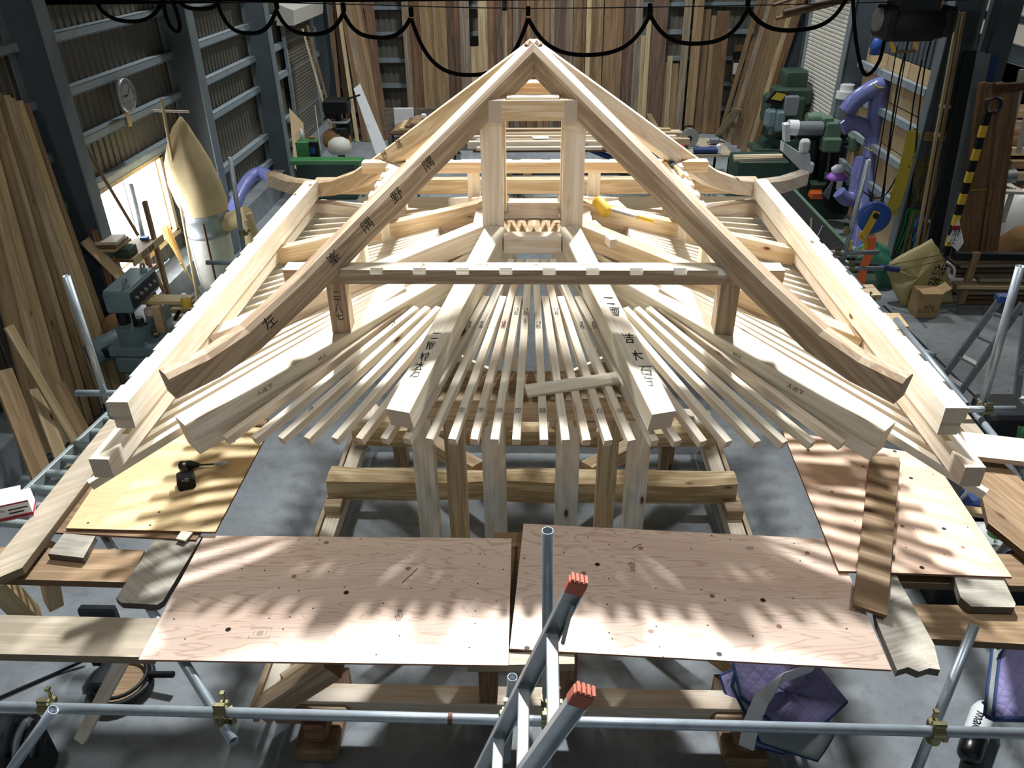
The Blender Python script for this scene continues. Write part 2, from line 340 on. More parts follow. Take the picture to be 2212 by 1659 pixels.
def stitched(name):
    m = MAT[name]; t = m.node_tree; b = t.nodes['Principled BSDF']; src = b.inputs['Base Color'].links[0].from_socket
    tc = N(t, 'ShaderNodeTexCoord'); sp = N(t, 'ShaderNodeSeparateXYZ', {0: tc.outputs['Object']}); out = []
    for op in ('ADD', 'SUBTRACT'):
        a = N(t, 'ShaderNodeMath', {0: sp.outputs[0], 1: sp.outputs[1]}, operation=op); a = N(t, 'ShaderNodeMath', {0: a.outputs[0], 1: 38.0}, operation='MULTIPLY')
        a = N(t, 'ShaderNodeMath', {0: a.outputs[0]}, operation='SINE'); out.append(N(t, 'ShaderNodeMath', {0: a.outputs[0]}, operation='ABSOLUTE'))
    mn = N(t, 'ShaderNodeMath', {0: out[0].outputs[0], 1: out[1].outputs[0]}, operation='MINIMUM')
    f = ramp(t, mn.outputs[0], [(.0, (.45,)*3), (.14, (0, 0, 0))]); t.links.new(mix(t, f, src, srgb('4f4a74')), b.inputs['Base Color'])
    bp = N(t, 'ShaderNodeBump', {'Strength': .5, 'Distance': .01, 'Height': mn.outputs[0]}); t.links.new(bp.outputs[0], b.inputs['Normal'])
stitched('quilt')
# ================================================================ the hall
def concrete():
    m, t, b = newmat('concrete'); tc = N(t, 'ShaderNodeTexCoord')
    n1 = N(t, 'ShaderNodeTexNoise', {'Vector': tc.outputs['Object'], 'Scale': .7, 'Detail': 8, 'Roughness': .65})
    n2 = N(t, 'ShaderNodeTexNoise', {'Vector': tc.outputs['Object'], 'Scale': 7., 'Detail': 6, 'Roughness': .7})
    c = ramp(t, n1.outputs[0], [(.3, srgb('666c70')), (.5, srgb('868d92')), (.7, srgb('9aa1a5'))])
    c = mix(t, ramp(t, n2.outputs[0], [(.5, (0, 0, 0)), (.8, (.7, .7, .7))]), c, srgb('5c6062'))
    vo = N(t, 'ShaderNodeTexVoronoi', {'Vector': tc.outputs['Object'], 'Scale': 3.1}); s = N(t, 'ShaderNodeSeparateColor', {0: vo.outputs['Color']})
    g = N(t, 'ShaderNodeMath', {0: s.outputs[0], 1: .3}, operation='LESS_THAN')
    k = N(t, 'ShaderNodeMath', {0: ramp(t, vo.outputs['Distance'], [(.03, (1, 1, 1)), (.06, (0, 0, 0))]), 1: g.outputs[0]}, operation='MULTIPLY')
    c = mix(t, k.outputs[0], c, srgb('30302f'))
    t.links.new(c, b.inputs['Base Color']); t.links.new(ramp(t, n2.outputs[0], [(.3, (.42,)*3), (.7, (.62,)*3)]), b.inputs['Roughness'])
    bp = N(t, 'ShaderNodeBump', {'Strength': .15, 'Distance': .01, 'Height': n2.outputs[0]}); t.links.new(bp.outputs[0], b.inputs['Normal'])
concrete()
m, t, b = newmat('window_glass'); b.inputs['Base Color'].default_value = (.9, .95, 1, 1)
b.inputs['Emission Color'].default_value = (.93, .97, 1, 1); b.inputs['Emission Strength'].default_value = 22.0     # daylight behind frosted glass
def struct(o): o['kind'] = 'structure'; return o
struct(MB().box((1, 5, -.1), (24, 32, .2)).obj('floor', MAT['concrete']))
struct(MB().box((1, 5, 9.6), (24, 32, .2)).obj('ceiling', MAT['column_face']))
def corrug(name, a, b, z0, z1, pitch=.16, depth=.022, mat='siding', inward=(1, 0, 0)):
    """ribbed steel cladding between plan points a and b"""
    a, b = V(a+(0,)), V(b+(0,)); d = (b-a); L = d.length; d.normalize(); n = V(inward); P = []; s = 0
    while s < L:
        for u, q in ((0, 0), (.62, 0), (.7, -1), (.92, -1)):
            if s+u*pitch <= L: P.append(a+d*(s+u*pitch)+n*q*depth)
        s += pitch
    P.append(b); m = MB()
    m.loft([[p+V((0, 0, z0)) for p in P], [p+V((0, 0, z1)) for p in P]], 0, False, False, None, False)
    back = -n*.12
    m.add([a+back+V((0, 0, z0)), b+back+V((0, 0, z0)), b+back+V((0, 0, z1)), a+back+V((0, 0, z1))], [(0, 1, 2, 3)])
    return struct(m.obj(name, MAT[mat]))
XL, XR, YB = -5.82, 6.05, 17.3
WY0, WY1, WZ0, WZ1 = 4.45, 6.42, .84, 2.02
corrug('wall_left', (XL, -9.6), (XL, WY0), 0, 9.5)
corrug('wall_left', (XL, WY1), (XL, YB), 0, 9.5)
corrug('wall_left', (XL, WY0), (XL, WY1), WZ1, 9.5)
corrug('wall_left', (XL, WY0), (XL, WY1), .45, WZ0)
corrug('wall_back', (XL, YB), (12, YB), 0, 9.5, inward=(0, -1, 0))
corrug('wall_right', (XR, 9.6), (XR, YB), 0, 9.5, inward=(-1, 0, 0), mat='column_face')
corrug('wall_right', (XR, 6.9), (XR, 9.6), 2.6, 9.5, inward=(-1, 0, 0), mat='column_face')
struct(MB().box((11.6, 5, 4.7), (.2, 32, 9.6)).obj('wall_far_right', MAT['column_face']))
struct(MB().box((1, -9.6, 4.7), (24, .2, 9.6)).obj('wall_front', MAT['column_face']))
struct(MB().box((-5.62, 6.5, .22), (.4, 21, .44)).obj('baseboard_left', MAT['concrete']))
# girts on the left wall, the back wall
for z in (2.1, 2.68, 3.27, 3.88, 4.5, 5.1):
    m = MB().box((-5.735, 6, z+.05), (.13, 22, .012)).box((-5.735, 6, z-.05), (.13, 22, .012)).box((-5.675, 6, z), (.01, 22, .1))
    struct(m.obj('trim_1', MAT['girt']))
for z in (1.15, .62):
    m = MB().box((-5.735, 12, z+.05), (.13, 10.5, .012)).box((-5.675, 12, z), (.01, 10.5, .1))
    struct(m.obj('trim_1', MAT['girt']))
for z in (.5, 1.15, 1.8, 2.45, 3.1, 3.75):
    m = MB().box((0, YB-.09, z+.05), (11.5, .13, .012)).box((0, YB-.15, z), (11.5, .01, .1)); struct(m.obj('trim_2', MAT['girt']))
def column(name, x, y, depth, width, sgn, mats=('column', 'column_face')):
    """H-section post: inner flange faces the room"""
    m = MB().box((x, y, 4.2), (.018, width, 9.5), 0).box((x+sgn*depth, y, 4.2), (.018, width, 9.5), 0).box((x+sgn*depth/2, y, 4.2), (depth, .014, 9.5), 1)  # darker web colour stands in for the shade between the flanges
    return struct(m.obj(name, [MAT[mats[0]], MAT[mats[1]]]))
for k, (px0, px1, py) in enumerate([(128, 152, 200), (435, 450, 200), (599, 607, 200), (716, 721, 100)]):
    a, b_ = aX(px0, py, -5.3).y, aX(px1, py, -5.3).y
    column('trim_%d' % (3+k), -5.3, (a+b_)/2, .44, max(.22, abs(b_-a)), -1)
# window with two sliding panes
fw = MB()
for (y0, y1, z0, z1) in ((WY0-.03, WY1+.05, WZ1-.03, WZ1+.05), (WY0-.03, WY1+.08, WZ0-.06, WZ0+.03), (WY0-.03, WY0+.04, WZ0, WZ1), (WY1-.04, WY1+.05, WZ0, WZ1)):
    fw.box((-5.76, (y0+y1)/2, (z0+z1)/2), (.16, y1-y0, z1-z0))
win = struct(fw.obj('window_1', MAT['offcut']))
fs = MB(); ym = 5.32
for (y0, y1, x) in ((4.62, ym+.03, -5.8), (ym-.03, WY1-.04, -5.77)):
    for (c, d) in (((x, y0+.02, 1.43), (.03, .04, 1.1)), ((x, y1-.02, 1.43), (.03, .04, 1.1)), ((x, (y0+y1)/2, WZ0+.05), (.03, y1-y0, .04)), ((x, (y0+y1)/2, WZ1-.05), (.03, y1-y0, .04))): fs.box(c, d)
fs.obj('sash', MAT['alu'], win)
for (y0, y1, x) in ((4.66, ym, -5.8), (ym, WY1-.08, -5.775)):
    MB().box((x, (y0+y1)/2, 1.43), (.006, y1-y0, 1.12)).obj('pane', MAT['window_glass'], win)
MB().box((-5.81, 4.54, 1.43), (.02, .14, 1.1)).obj('blank_panel', MAT['black'], win)
# right side: steel column, boarded wall bay with girts, beams of the lean-to
def xr(px, py, x=5.66): return aX(px, py, x)
column('trim_7', 5.66, (xr(2010, 165).y+xr(2024, 165).y)/2, .42, .2, 1)
column('trim_7', 5.66, 10.3, .42, .2, 1); column('trim_7', 5.66, 14.2, .42, .2, 1)
struct(MB().box((6.35, 6.55, 4.2), (.3, .3, 8.5)).obj('trim_8', MAT['column_face']))
wr = MB(); k = 0
bay = thing('plywood_lining', 'plywood lining boards of the right wall bay behind the blue hose', 'wall panel', (6.0, 8.6, 0))
for i, (y0, y1) in enumerate([(7.35, 8.2), (8.22, 9.1), (9.12, 10.05)]):
    for j, (z0, z1) in enumerate([(.1, .95), (.97, 1.62), (1.64, 2.28), (2.3, 2.98)]):
        MB().box((6.0, (y0+y1)/2, (z0+z1)/2), (.012, y1-y0, z1-z0)).obj('panel', MAT[('ply_wall', 'ply_pale', 'ply_wall')[(i+j) % 3]], bay)
for z in (2.70, 2.13, 1.52, .92):
    m = MB().box((5.93, 8.7, z+.05), (.1, 2.9, .012)).box((5.885, 8.7, z), (.01, 2.9, .1)); m.obj('girt', MAT['girt'], bay)
for i, (pa, pb, h_) in enumerate([((2092, 88), (2330, 158), .24), ((2110, 30), (2330, 60), .1)]):
    y = 7.0; a, b_ = aY(*pa, y), aY(*pb, y); L = (b_-a).length
    T, L = frame(a, b_); m = MB().box((L/2, 0, 0), (L, .012, h_)).box((L/2, 0, h_/2), (L, .16, .014)).box((L/2, 0, -h_/2), (L, .16, .014))
    struct(m.obj('trim_9', MAT['girt'], None, M.Translation(a) @ T))
# floor joint
a, b_ = aZ(1908, 660, 0), aZ(2260, 1010, 0); T, L = frame(a, b_)
struct(MB().box((L/2, 0, .002), (L, .035, .004)).obj('trim_10', MAT['black'], None, M.Translation(a) @ T))
# wall shutters: left (with hood) and right
def shutter(name, label, x, sgn, y0, y1, z0, z1, mat):
    t = thing(name, label, 'roller shutter', (x, (y0+y1)/2, z0)); n = int((z1-z0)/.075); P = []
    for i in range(n):
        z = z0+(z1-z0)*i/n; dz = (z1-z0)/n
        P += [(0, z), (.016*sgn, z+dz*.3), (.016*sgn, z+dz*.75), (0, z+dz*.95)]
    MB().loft([[(x+p, y0, z) for p, z in P], [(x+p, y1, z) for p, z in P]], 0, False, False, None, False).obj('curtain', MAT[mat], t)
    for y in (y0-.04, y1+.04): MB().box((x+.02*sgn, y, (z0+z1)/2), (.07, .08, z1-z0)).obj('guide_rail', MAT['girt'], t)
    return t
sy0, sy1 = aX(628, 200, -5.7).y, aX(680, 175, -5.7).y
t = shutter('roller_shutter', 'ribbed grey roller shutter under a hood on the left wall', -5.68, 1, sy0, sy1, .3, 3.15, 'siding')
hd = MB().prism([(0, 0), (.38, 0), (.42, .3), (.1, .42), (0, .42)], sy1-sy0+.5); hd.obj('hood', MAT['white_wall'], t, M.Translation((-5.7, sy0-.3, 3.1)) @ M(((1, 0, 0), (0, 0, 1), (0, 1, 0))).to_4x4())
ry0, ry1 = aX(1838, 110, 5.95).y, aX(1752, 110, 5.95).y
t = shutter('roller_shutter', 'pale grey roller shutter by the dark column on the right wall', 5.96, -1, 11.0, 13.4, .3, 4.2, 'white_wall')
MB().box((5.8, 12.2, 4.45), (.34, 2.7, .45), bev=.05).obj('hood', MAT['white_wall'], t)

# unseen slab added above the photographer's deck: keeps the lamps behind it off the front of the frame
struct(MB().box((1, -6.35, 6.42), (24, 2.6, .1)).obj('trim_12', MAT['column_face']))
# ================================================================ the roof frame
P_ = MAT['pine']; PP = MAT['pine_pink']; PW = MAT['pine_warm']; PO = MAT['pine_old']; PG = MAT['pine_grey']
def D(x, y, drop): return V((x, y, H-drop))
up = thing('upper_roof_frame', 'upper hip roof frame of four rafters meeting at a peak', 'roof frame', D(0, 0, 1.7))
lo = thing('lower_roof_frame', 'lower eaves frame of fanned pale rafters and heavy hip beams', 'roof frame', D(0, 0, 2.3))
tw = thing('tower_body_frame', 'post and beam tower body under the fanned rafters', 'timber frame', D(0, 0, 4.5))
# hip rafters: straight from the peak, tail curved
def sweep_rect(pts, w, h):
    rings = []
    for i, p in enumerate(pts):
        a, b = pts[max(i-1, 0)], pts[min(i+1, len(pts)-1)]; x = (b-a).normalized(); y = V((0, 0, 1)).cross(x).normalized(); z = x.cross(y)
        e = .006; sec = [(-w/2, -h+e), (-w/2+e, -h), (w/2-e, -h), (w/2, -h+e), (w/2, -.022), (w/2-.03, 0), (-w/2+.03, 0), (-w/2, -.022)]
        rings.append([p+y*q+z*s for q, s in sec])
    return rings
for sx, sy, mat, cap in ((-1, -1, PO, 'pine_old_end'), (1, -1, MAT['pine_old'], 'pine_old_end'), (-1, 1, MAT['pine_warm'], 'pine_warm_end'), (1, 1, MAT['pine_pink'], 'pine_pink_end')):
    prof = [(.0, .633), (.7, 1.19), (1.3, 1.675), (1.56, 1.862), (1.72, 1.93), (1.885, 1.96)] if sy < 0 else [(.0, .633), (.7, 1.19), (1.3, 1.675), (1.56, 1.872), (1.85, 2.03), (2.143, 2.138), (2.45, 2.2), (2.76, 2.215)]
    pts = [D(sx*a, sy*a, d) for a, d in prof]; o = pts[0]
    T, L = frame(pts[0], pts[3]); T = M.Translation(o) @ T; Ti = T.inverted()
    rings = [[Ti @ q for q in r] for r in sweep_rect(pts, .125, .15)]
    r_ = MB().loft(rings, 0, False, True, 1).obj('hip_rafter', [mat, MAT[cap]], up, T)
    if (sx, sy) == (-1, -1): hipFL = (r_, pts)
    if (sx, sy) == (-1, 1): hipBL = (r_, pts)
# square ring of short beams round the posts
for s in (-1, 1):
    beam(up, 'head_beam', D(s*.258, -.36, .93), D(s*.258, .36, .93), .132, .132, MAT['pine_pink'])
    beam(up, 'head_tie', D(-.192, s*.30, .93), D(.192, s*.30, .93), .12, .122, PW)
    for q in (-1, 1): beam(up, 'post', D(s*.262, q*.25, 1.06), D(s*.262, q*.25, 1.80), .137, .125, PP if q < 0 else PW, top=False, up=(0, 1, 0))
beam(up, 'head_cap', D(-.16, -.29, .916), D(.16, -.29, .916), .09, .014, P_)
# notched purlins
def notched(parent, name, p0, p1, w, h, cuts, cw, dp, mat, side=1, dy=.03, face=None):
    T, L = frame(p0, p1); m = MB(); rings = []
    def ring(x, n):
        y1 = side*w/2; y0 = -side*w/2
        a = [(x, y0, -h), (x, y1, -h), (x, y1, -dp if n else -.002), (x, y1-side*dy, 0), (x, y0, 0)]
        return a if side > 0 else a[::-1]
    xs = []
    for c in sorted(cuts): xs += [(c-cw/2, 0), (c-cw/2+.001, 1), (c+cw/2-.001, 1), (c+cw/2, 0)]
    for x, n in [(0, 0)]+xs+[(L, 0)]: rings.append(ring(x, n))
    m.loft(rings, 0, False, True, 1)
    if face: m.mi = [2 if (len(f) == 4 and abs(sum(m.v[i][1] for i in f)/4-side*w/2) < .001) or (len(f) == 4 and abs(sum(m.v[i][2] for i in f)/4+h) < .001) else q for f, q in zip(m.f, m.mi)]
    return m.obj(name, [mat, mats_end.get(mat.name, mat)]+([face] if face else []), parent, M.Translation(V(p0)) @ T)
cuts = [.17+.245*i+.12 for i in range(10)]
purF = notched(up, 'purlin', D(-1.415, -1.135, 1.686), D(1.415, -1.135, 1.686), .112, .088, [c for c in cuts if .25 < c < 2.6], .075, .03, P_, side=-1, face=PO)  # front and underside get darker wood: their shade put into the colour
notched(up, 'purlin', D(-1.415, 1.135, 1.686), D(1.415, 1.135, 1.686), .112, .088, [c for c in cuts if .25 < c < 2.6], .075, .03, PW, side=1)
for s in (-1, 1):
    notched(up, 'purlin', D(s*1.135, -1.08, 1.686), D(s*1.135, 1.08, 1.686), .112, .09, [c-.3 for c in cuts if .45 < c < 2.4], .13, .035, P_, side=1 if s < 0 else -1, dy=.04)
    for q in (-1, 1): beam(up, 'strut', D(s*1.13, q*1.12, 1.77), D(s*1.13, q*1.12, 2.1 if q < 0 else 2.3), .112, .112, PO if q < 0 else P_, top=False, up=(0, 1, 0))
    beam(up, 'strut', D(s*.5, 1.14, 1.77), D(s*.5, 1.14, 2.3), .1, .07, P_, top=False, up=(0, 1, 0))
    beam(up, 'strut', D(s*1.13, .45, 1.77), D(s*1.13, .45, 2.25), .07, .1, P_, top=False, up=(0, 1, 0))
    beam(up, 'strut', D(s*1.13, -.45, 1.77), D(s*1.13, -.45, 2.2), .07, .1, P_, top=False, up=(0, 1, 0))
# cantilever beams, two on each side
def rot(p, k):
    for _ in range(k): p = V((-p.y, p.x, p.z))
    return p
hanegi = []
for k in range(4):
    for s in (-1, 1):
        e = 1.85 if k == 0 else 2.12
        p0, p1 = D(s*.247, -.33, 1.732), D(s*(.70 if k == 0 else .775), -e, 2.21+(e-1.85)*.327)
        o = beam(lo, 'cantilever_beam', rot(p0, k), rot(p1, k), .135, .135, [P_, PW, PP, PP][k] if not (k == 3 and s == -1) else PW, b=.004)
        if k == 0: hanegi.append((o, p0, p1))
    beam(lo, 'centre_tie', rot(D(-.19, -.36, 1.775), k), rot(D(.19, -.36, 1.775), k), .1, .12, PP)
# hip beams with a stepped section
hp = [(-.072, -.2), (.072, -.2), (.076, -.115), (.064, -.108), (.064, -.095), (.069, -.09), (.069, -.004), (.065, 0), (-.065, 0), (-.069, -.004), (-.069, -.09), (-.064, -.095), (-.064, -.108), (-.076, -.115)]
hp = [(a*1.05, b) for a, b in hp]
hips = []
for sx, sy in ((-1, -1), (1, -1), (-1, 1), (1, 1)):
    e = 1.87 if sy < 0 else 2.15
    p0, p1 = D(sx*.38, sy*.38, 1.915), D(sx*e, sy*e, 2.272+(e-1.87)*.24)
    hips.append((beam(lo, 'hip_beam', p0, p1, .145, .2, P_ if sy < 0 else PP, prof=hp), p0, p1))
# fanned rafters, 26 on each side
XS = [-1.662, -1.504, -1.356, -1.212, -1.06, -.926, -.79, -.669, -.544, -.421, -.304, -.192, -.075]
XS = XS+[-x for x in XS[::-1]]
MAR = {1: '4左', 7: '8左', 8: '9左', 10: '11左', 11: '12左', 12: '13左', 13: '13右', 15: '11右', 17: '9右', 18: '8右'}
SPOT = {2: 'ル', 9: '㊿', 10: '㊴', 11: '㊳', 12: '皮', 13: '鉄', 16: '右', 17: '㊾', 18: '㊱'}
for k in range(4):
    for i, x in enumerate(XS):
        e = 1.85 if k == 0 else 2.33 if k != 2 else 2.1
        ee = e; X = x/1.85; de = 2.388+(e-1.85)*.26
        t0 = (.43 if i % 2 == (0 if i > 12 else 1) else .25) if k == 0 else .3
        if k == 2: t0 = .38
        if i < 6 or i > 19: t0 = .48 if k == 0 else .35
        dr = lambda t: de-.345*(1-t)*e
        if k == 0: pm = rot(D(X*e*.7, -e*.7, dr(.7)), 0)
        o = beam(lo, 'rafter', rot(D(X*e*t0, -e*t0, dr(t0)), k), rot(D(X*e, -e, de), k), .0445, .05, P_ if (i*7+k) % 5 else PP, b=.002)
        if k == 0:
            d = (D(X*e, -e, de)-D(X*e*t0, -e*t0, dr(t0))).normalized()
            if i in MAR:
                t_ = .56 if i not in (11, 12, 15) else .5
                ink(o, '\n'.join([MAR[i][:-1], MAR[i][-1]]), D(X*e*t_, -e*t_, dr(t_)), (1, 0, .0), -d, .034)
            if i in SPOT: ink(o, SPOT[i], D(X*e*.9, -e*.9, dr(.9)), (1, 0, 0), -d, .042, MAT['pencil'])
# eaves boards along the two sides (upper notched piece over a lower one)
for s in (-1, 1):
    cu = [.22+.3*i for i in range(8)]
    notched(lo, 'eaves_beam', D(s*2.105, -1.99, 2.08), D(s*2.105, 1.95, 2.08), .115, .085, cu, .09, .016, P_, side=1 if s < 0 else -1, dy=.022)
    beam(lo, 'eaves_beam', D(s*2.1, -1.985, 2.167), D(s*2.1, 1.95, 2.167), .1, .075, P_)
    beam(lo, 'lower_eaves_beam', D(s*2.155, -2.2, 2.285), D(s*2.155, 1.95, 2.285), .1, .115, P_ if s < 0 else PP)
beam(lo, 'eaves_beam', D(-2.1, 2.08, 2.1), D(2.1, 2.08, 2.1), .1, .14, PW)
# wall plate slab under the rafters
beam(lo, 'wall_plate', D(-.64, -1.38, 2.335), D(.64, -1.38, 2.335), .36, .045, PG)
beam(lo, 'wall_plate', D(-.64, 1.38, 2.335), D(.64, 1.38, 2.335), .36, .045, PG)
for s in (-1, 1):
    beam(lo, 'wall_plate', D(s*1.2, -1.2, 2.36), D(s*1.2, 1.2, 2.36), .3, .045, PG)
    beam(lo, 'corner_filler', D(s*.5, -.5, 2.02), D(s*1.05, -1.05, 2.3), .09, .03, PW)
beam(tw, 'head_beam', D(-.66, -1.46, 2.4), D(.66, -1.46, 2.4), .12, .085, PG)
beam(tw, 'head_beam', D(-.66, 1.46, 2.4), D(.66, 1.46, 2.4), .12, .085, PG)
for s in (-1, 1):
    beam(tw, 'head_beam', D(s*.66, -1.4, 2.42), D(s*.66, 1.4, 2.42), .1, .08, PG)
    for x in (.33,):
        MB().box((0, 0, 0), (.16, .12, .05), bev=.008).box((0, 0, -.045), (.11, .1, .05), bev=.008).box((0, 0, -.09), (.07, .09, .05)).obj('bracket_block', PG, tw, M.Translation(D(s*x, -1.46, 2.51)))
# tower posts
for s in (-1, 1):
    for (x, y, w) in ((.655, -1.4, .125), (.52, -.95, .13), (.225, -1.4, .14), (.655, 1.2, .125), (.225, 1.2, .13)):
        pb = 4.55 if y > -1.3 else 4.55
        beam(tw, 'post', D(s*x, y, 2.45 if y > -1.3 else 2.49), D(s*x, y, pb), w, w, P_ if x != .52 else PG, top=False, up=(0, 1, 0))
    beam(tw, 'brace', D(s*.62, -1.42, 4.1), D(s*.26, -1.42, 3.62), .05, .12, PG, top=False, up=(0, -1, 0))
    beam(tw, 'brace', D(s*.62, .2, 3.1), D(s*.0, .2, 3.42), .04, .22, P_, top=False, up=(0, 0, 1))
for s in (-1, 1):
    beam(tw, 'ground_sill', D(s*1.78, -1.85, 4.55), D(s*1.78, 1.9, 4.55), .13, .13, P_)
    beam(tw, 'side_rail', D(s*1.9, -1.9, 4.6), D(s*1.9, 1.9, 4.6), .04, .16, PG)
    MB().box((0, 0, 0), (.15, .16, .1), bev=.008).obj('bearing_block', MAT['pine_old'], tw, M.Translation(D(s*1.78, .12, 4.5)))
    for y in (-.6, .7):
        beam(tw, 'joint_tongue', D(s*1.72, y, 4.58), D(s*1.45, y, 4.58), .1, .05, PG)
    for y in (-1.55, 1.4): beam(tw, 'leg', D(s*1.4, y, 4.7), D(s*1.4, y, 5.0), .14, .14, MAT['pine_old'], top=False, up=(0, 1, 0))
beam(tw, 'ground_sill', D(-1.8, -1.8, 4.56), D(1.8, -1.8, 4.56), .15, .15, PP)
beam(tw, 'ground_sill', D(-1.8, 1.8, 4.56), D(1.8, 1.8, 4.56), .15, .15, PP)
for s in (-1, 1):
    beam(tw, 'diagonal_brace', D(s*1.7, -1.75, 4.5), D(s*.7, -.7, 4.5), .14, .14, PG)
    beam(tw, 'diagonal_brace', D(s*1.6, 1.6, 4.45), D(s*.5, .5, 4.3), .14, .16, PW)
# rough hewn cross logs
def log(parent, name, p0, p1, w, h, seed, mat):
    rnd = random.Random(seed); T, L = frame(p0, p1); R = []; n = 16; m_ = 12
    ph = [rnd.uniform(0, 6) for _ in range(4)]
    for i in range(n+1):
        x = L*i/n; a = 1+.12*math.sin(x*2.3+ph[0])+.09*math.sin(x*5.3+ph[1]); b = 1+.1*math.sin(x*2.9+ph[2])+.06*math.sin(x*6.1+ph[3]); ring = []
        for k in range(m_):
            g = 2*math.pi*(k+.5)/m_; c, s_ = math.cos(g), math.sin(g); q = .72/max(abs(c), abs(s_))**.55
            ring.append((x, c*q*w/2*a*1.25, s_*q*h/2*b*1.25-h/2))
        R.append(ring)
    return MB().loft(R, 0, False, True, 1).obj(name, [mat, mats_end.get(mat.name, mat)], parent, M.Translation(V(p0)) @ T)
log(tw, 'cross_log', D(-1.85, .32, 4.27), D(1.82, .32, 4.27), .27, .28, 3, MAT['beam_log'])
log(tw, 'cross_log', D(-1.8, 1.15, 4.3), D(1.8, 1.15, 4.3), .24, .22, 8, MAT['beam_log'])
# writing on the timbers
for (o, p0, p1), tx, q in zip(hanegi, ('二層桔木', '二層桔木'), ('左', '石右')):
    d = (p1-p0).normalized()
    for ch, t_ in zip(tx, (.65, .7, .755, .8) if q == '左' else (.46, .52, .66, .745)): ink(o, ch, p0.lerp(p1, t_), (1, 0, 0), -d, .072 if q == '左' else .088)
    ink(o, '\n'.join(q), p0.lerp(p1, .83 if q == '左' else .84), (1, 0, 0), -d, .085, MAT['pencil'])
r_, pts = hipFL; d = (pts[3]-pts[0]).normalized(); sd = V((1, -1, 0)).normalized()
for tx, tt in (('隅', .42), ('野', .53), ('隅', .63), ('峯', .74), ('左', .94)):
    q = pts[0].lerp(pts[3], tt)+sd*.0625-V((0, 0, .075)); ink(r_, tx, q, -d, sd.cross(-d), .085)
r_, pts = hipBL; d = (pts[3]-pts[0]).normalized()
for tx, tt in (('隅', .66), ('野', .76), ('隅', .86)):
    q = pts[0].lerp(pts[3], tt)+V((-1, -1, 0)).normalized()*0+V((.0442, -.0442, 0))*0; ink(r_, tx, pts[0].lerp(pts[3], tt)+V((-1, -1, 0)).normalized()*.0625-V((0, 0, .07)), -d, V((-1, -1, 0)).cross(-d), .085)
for (h_, p0, p1), sgn in zip(hips[:2], (1, -1)):
    d = (p1-p0).normalized(); n = V((1, -1, 0)) if sgn > 0 else V((-1, -1, 0)); n.normalize(); rt = d*-1 if sgn > 0 else d
    for tx, tt, sz in ((('65人', .6, .03), ('人出下', .78, .035)) if sgn > 0 else (('65人', .58, .03), ('人出下', .76, .035))):
        ink(h_, tx, p0.lerp(p1, tt)+n*.0725-V((0, 0, .05)), rt, n.cross(rt), sz)
for x in (-.62, -.28, .02, .33): ink(purF, random.choice(['四二', '破風', '上', '隅']), D(x, -1.12, 1.686), (1, 0, 0), (0, 1, 0), .045, MAT['pencil'])
st = [c for c in up.children if c.name.startswith('strut')]
ink(st[0], '二\n丁\n八\n七', D(-1.13, -1.176, 1.92), (1, 0, 0), (0, 0, 1), .05)
# ================================================================ scaffold deck round the roof: sheets, planks, tubes
def plank(name, label, cat, px, z, th, mat, edge=None, group=None):
    if not isinstance(z, (list, tuple)): z = [z]*len(px)
    o = sheet(name, [aZ(a, b, q) for (a, b), q in zip(px, z)], th, MAT[mat], None, MAT[edge] if edge else mats_end.get(mat))
    return tag(o, label, cat, group)
ZP = H-3.09
pl = plank('plywood_sheet', 'pinkish plywood sheet at the front left of the deck, left of the gap', 'plywood', [(299, 1425), (1098, 1437), (1105, 1163), (441, 1157)], ZP, .012, 'ply_pink', 'ply_edge')
pr = plank('plywood_sheet', 'pinkish plywood sheet with dark plugged knots right of the upright tube', 'plywood', [(1101, 1401), (1926, 1447), (1800, 1165), (1131, 1131)], ZP+.001, .012, 'ply_pink', 'ply_edge')
prr = plank('plywood_sheet', 'peach plywood sheet under the right eaves with a board across it', 'plywood', [(1812, 1233), (2186, 1246), (2012, 985), (1690, 930)], ZP+.02, .014, 'ply_right', 'ply_edge')
ply_y = plank('plywood_sheet', 'yellow plywood sheet with a cordless driver lying on it', 'plywood', [(142, 1141), (465, 1149), (583, 925), (300, 905)], ZP+.03, .014, 'ply_yellow', 'ply_edge')
plank('plywood_sheet', 'brown board mostly hidden beneath the yellow plywood sheet', 'plywood', [(96, 1149), (424, 1166), (580, 905), (262, 905)], ZP+.012, .014, 'board0', 'ply_edge')
def stamp(par, px, py, w, h, txt, circ=False):
    o = aZ(px, py, ZP+.002); e = aZ(px+10, py, ZP+.002)-o
    ink(par, txt, o, e, V((0, 0, 1)).cross(e), h, MAT['pencil'])
stamp(pl, 562, 1368, 0, .035, '┌──┐\n│▤│\n└──┘'); stamp(pl, 862, 1330, 0, .03, '㊞\nJAS\n▤'); stamp(pr, 1366, 1225, 0, .03, 'JAS\n▤\n㊞'); stamp(pr, 1620, 1185, 0, .04, '////')
for (a, b, c, d) in ((868, 1260, 902, 1228), (1365, 1185, 1385, 1175)):
    p0, p1 = aZ(a, b, ZP+.001), aZ(c, d, ZP+.001); T, L = frame(p0, p1)
    MB().box((L/2, 0, .001), (L, .004, .002)).obj('pencil_line', MAT['pencil'], pl if a < 1100 else pr, M.Translation(p0) @ T)
plank('scaffold_plank', 'long grey plank beside the roller track at the far left', 'plank', [(-60, 1272), (48, 1226), (283, 915), (236, 905)], ZP+.06, .05, 'plank_grey')
plank('scaffold_plank', 'brown plank running left to right under the short offcut block', 'plank', [(-160, 1246), (282, 1258), (312, 1188), (-80, 1180)], ZP-.02, .045, 'plank_brown')
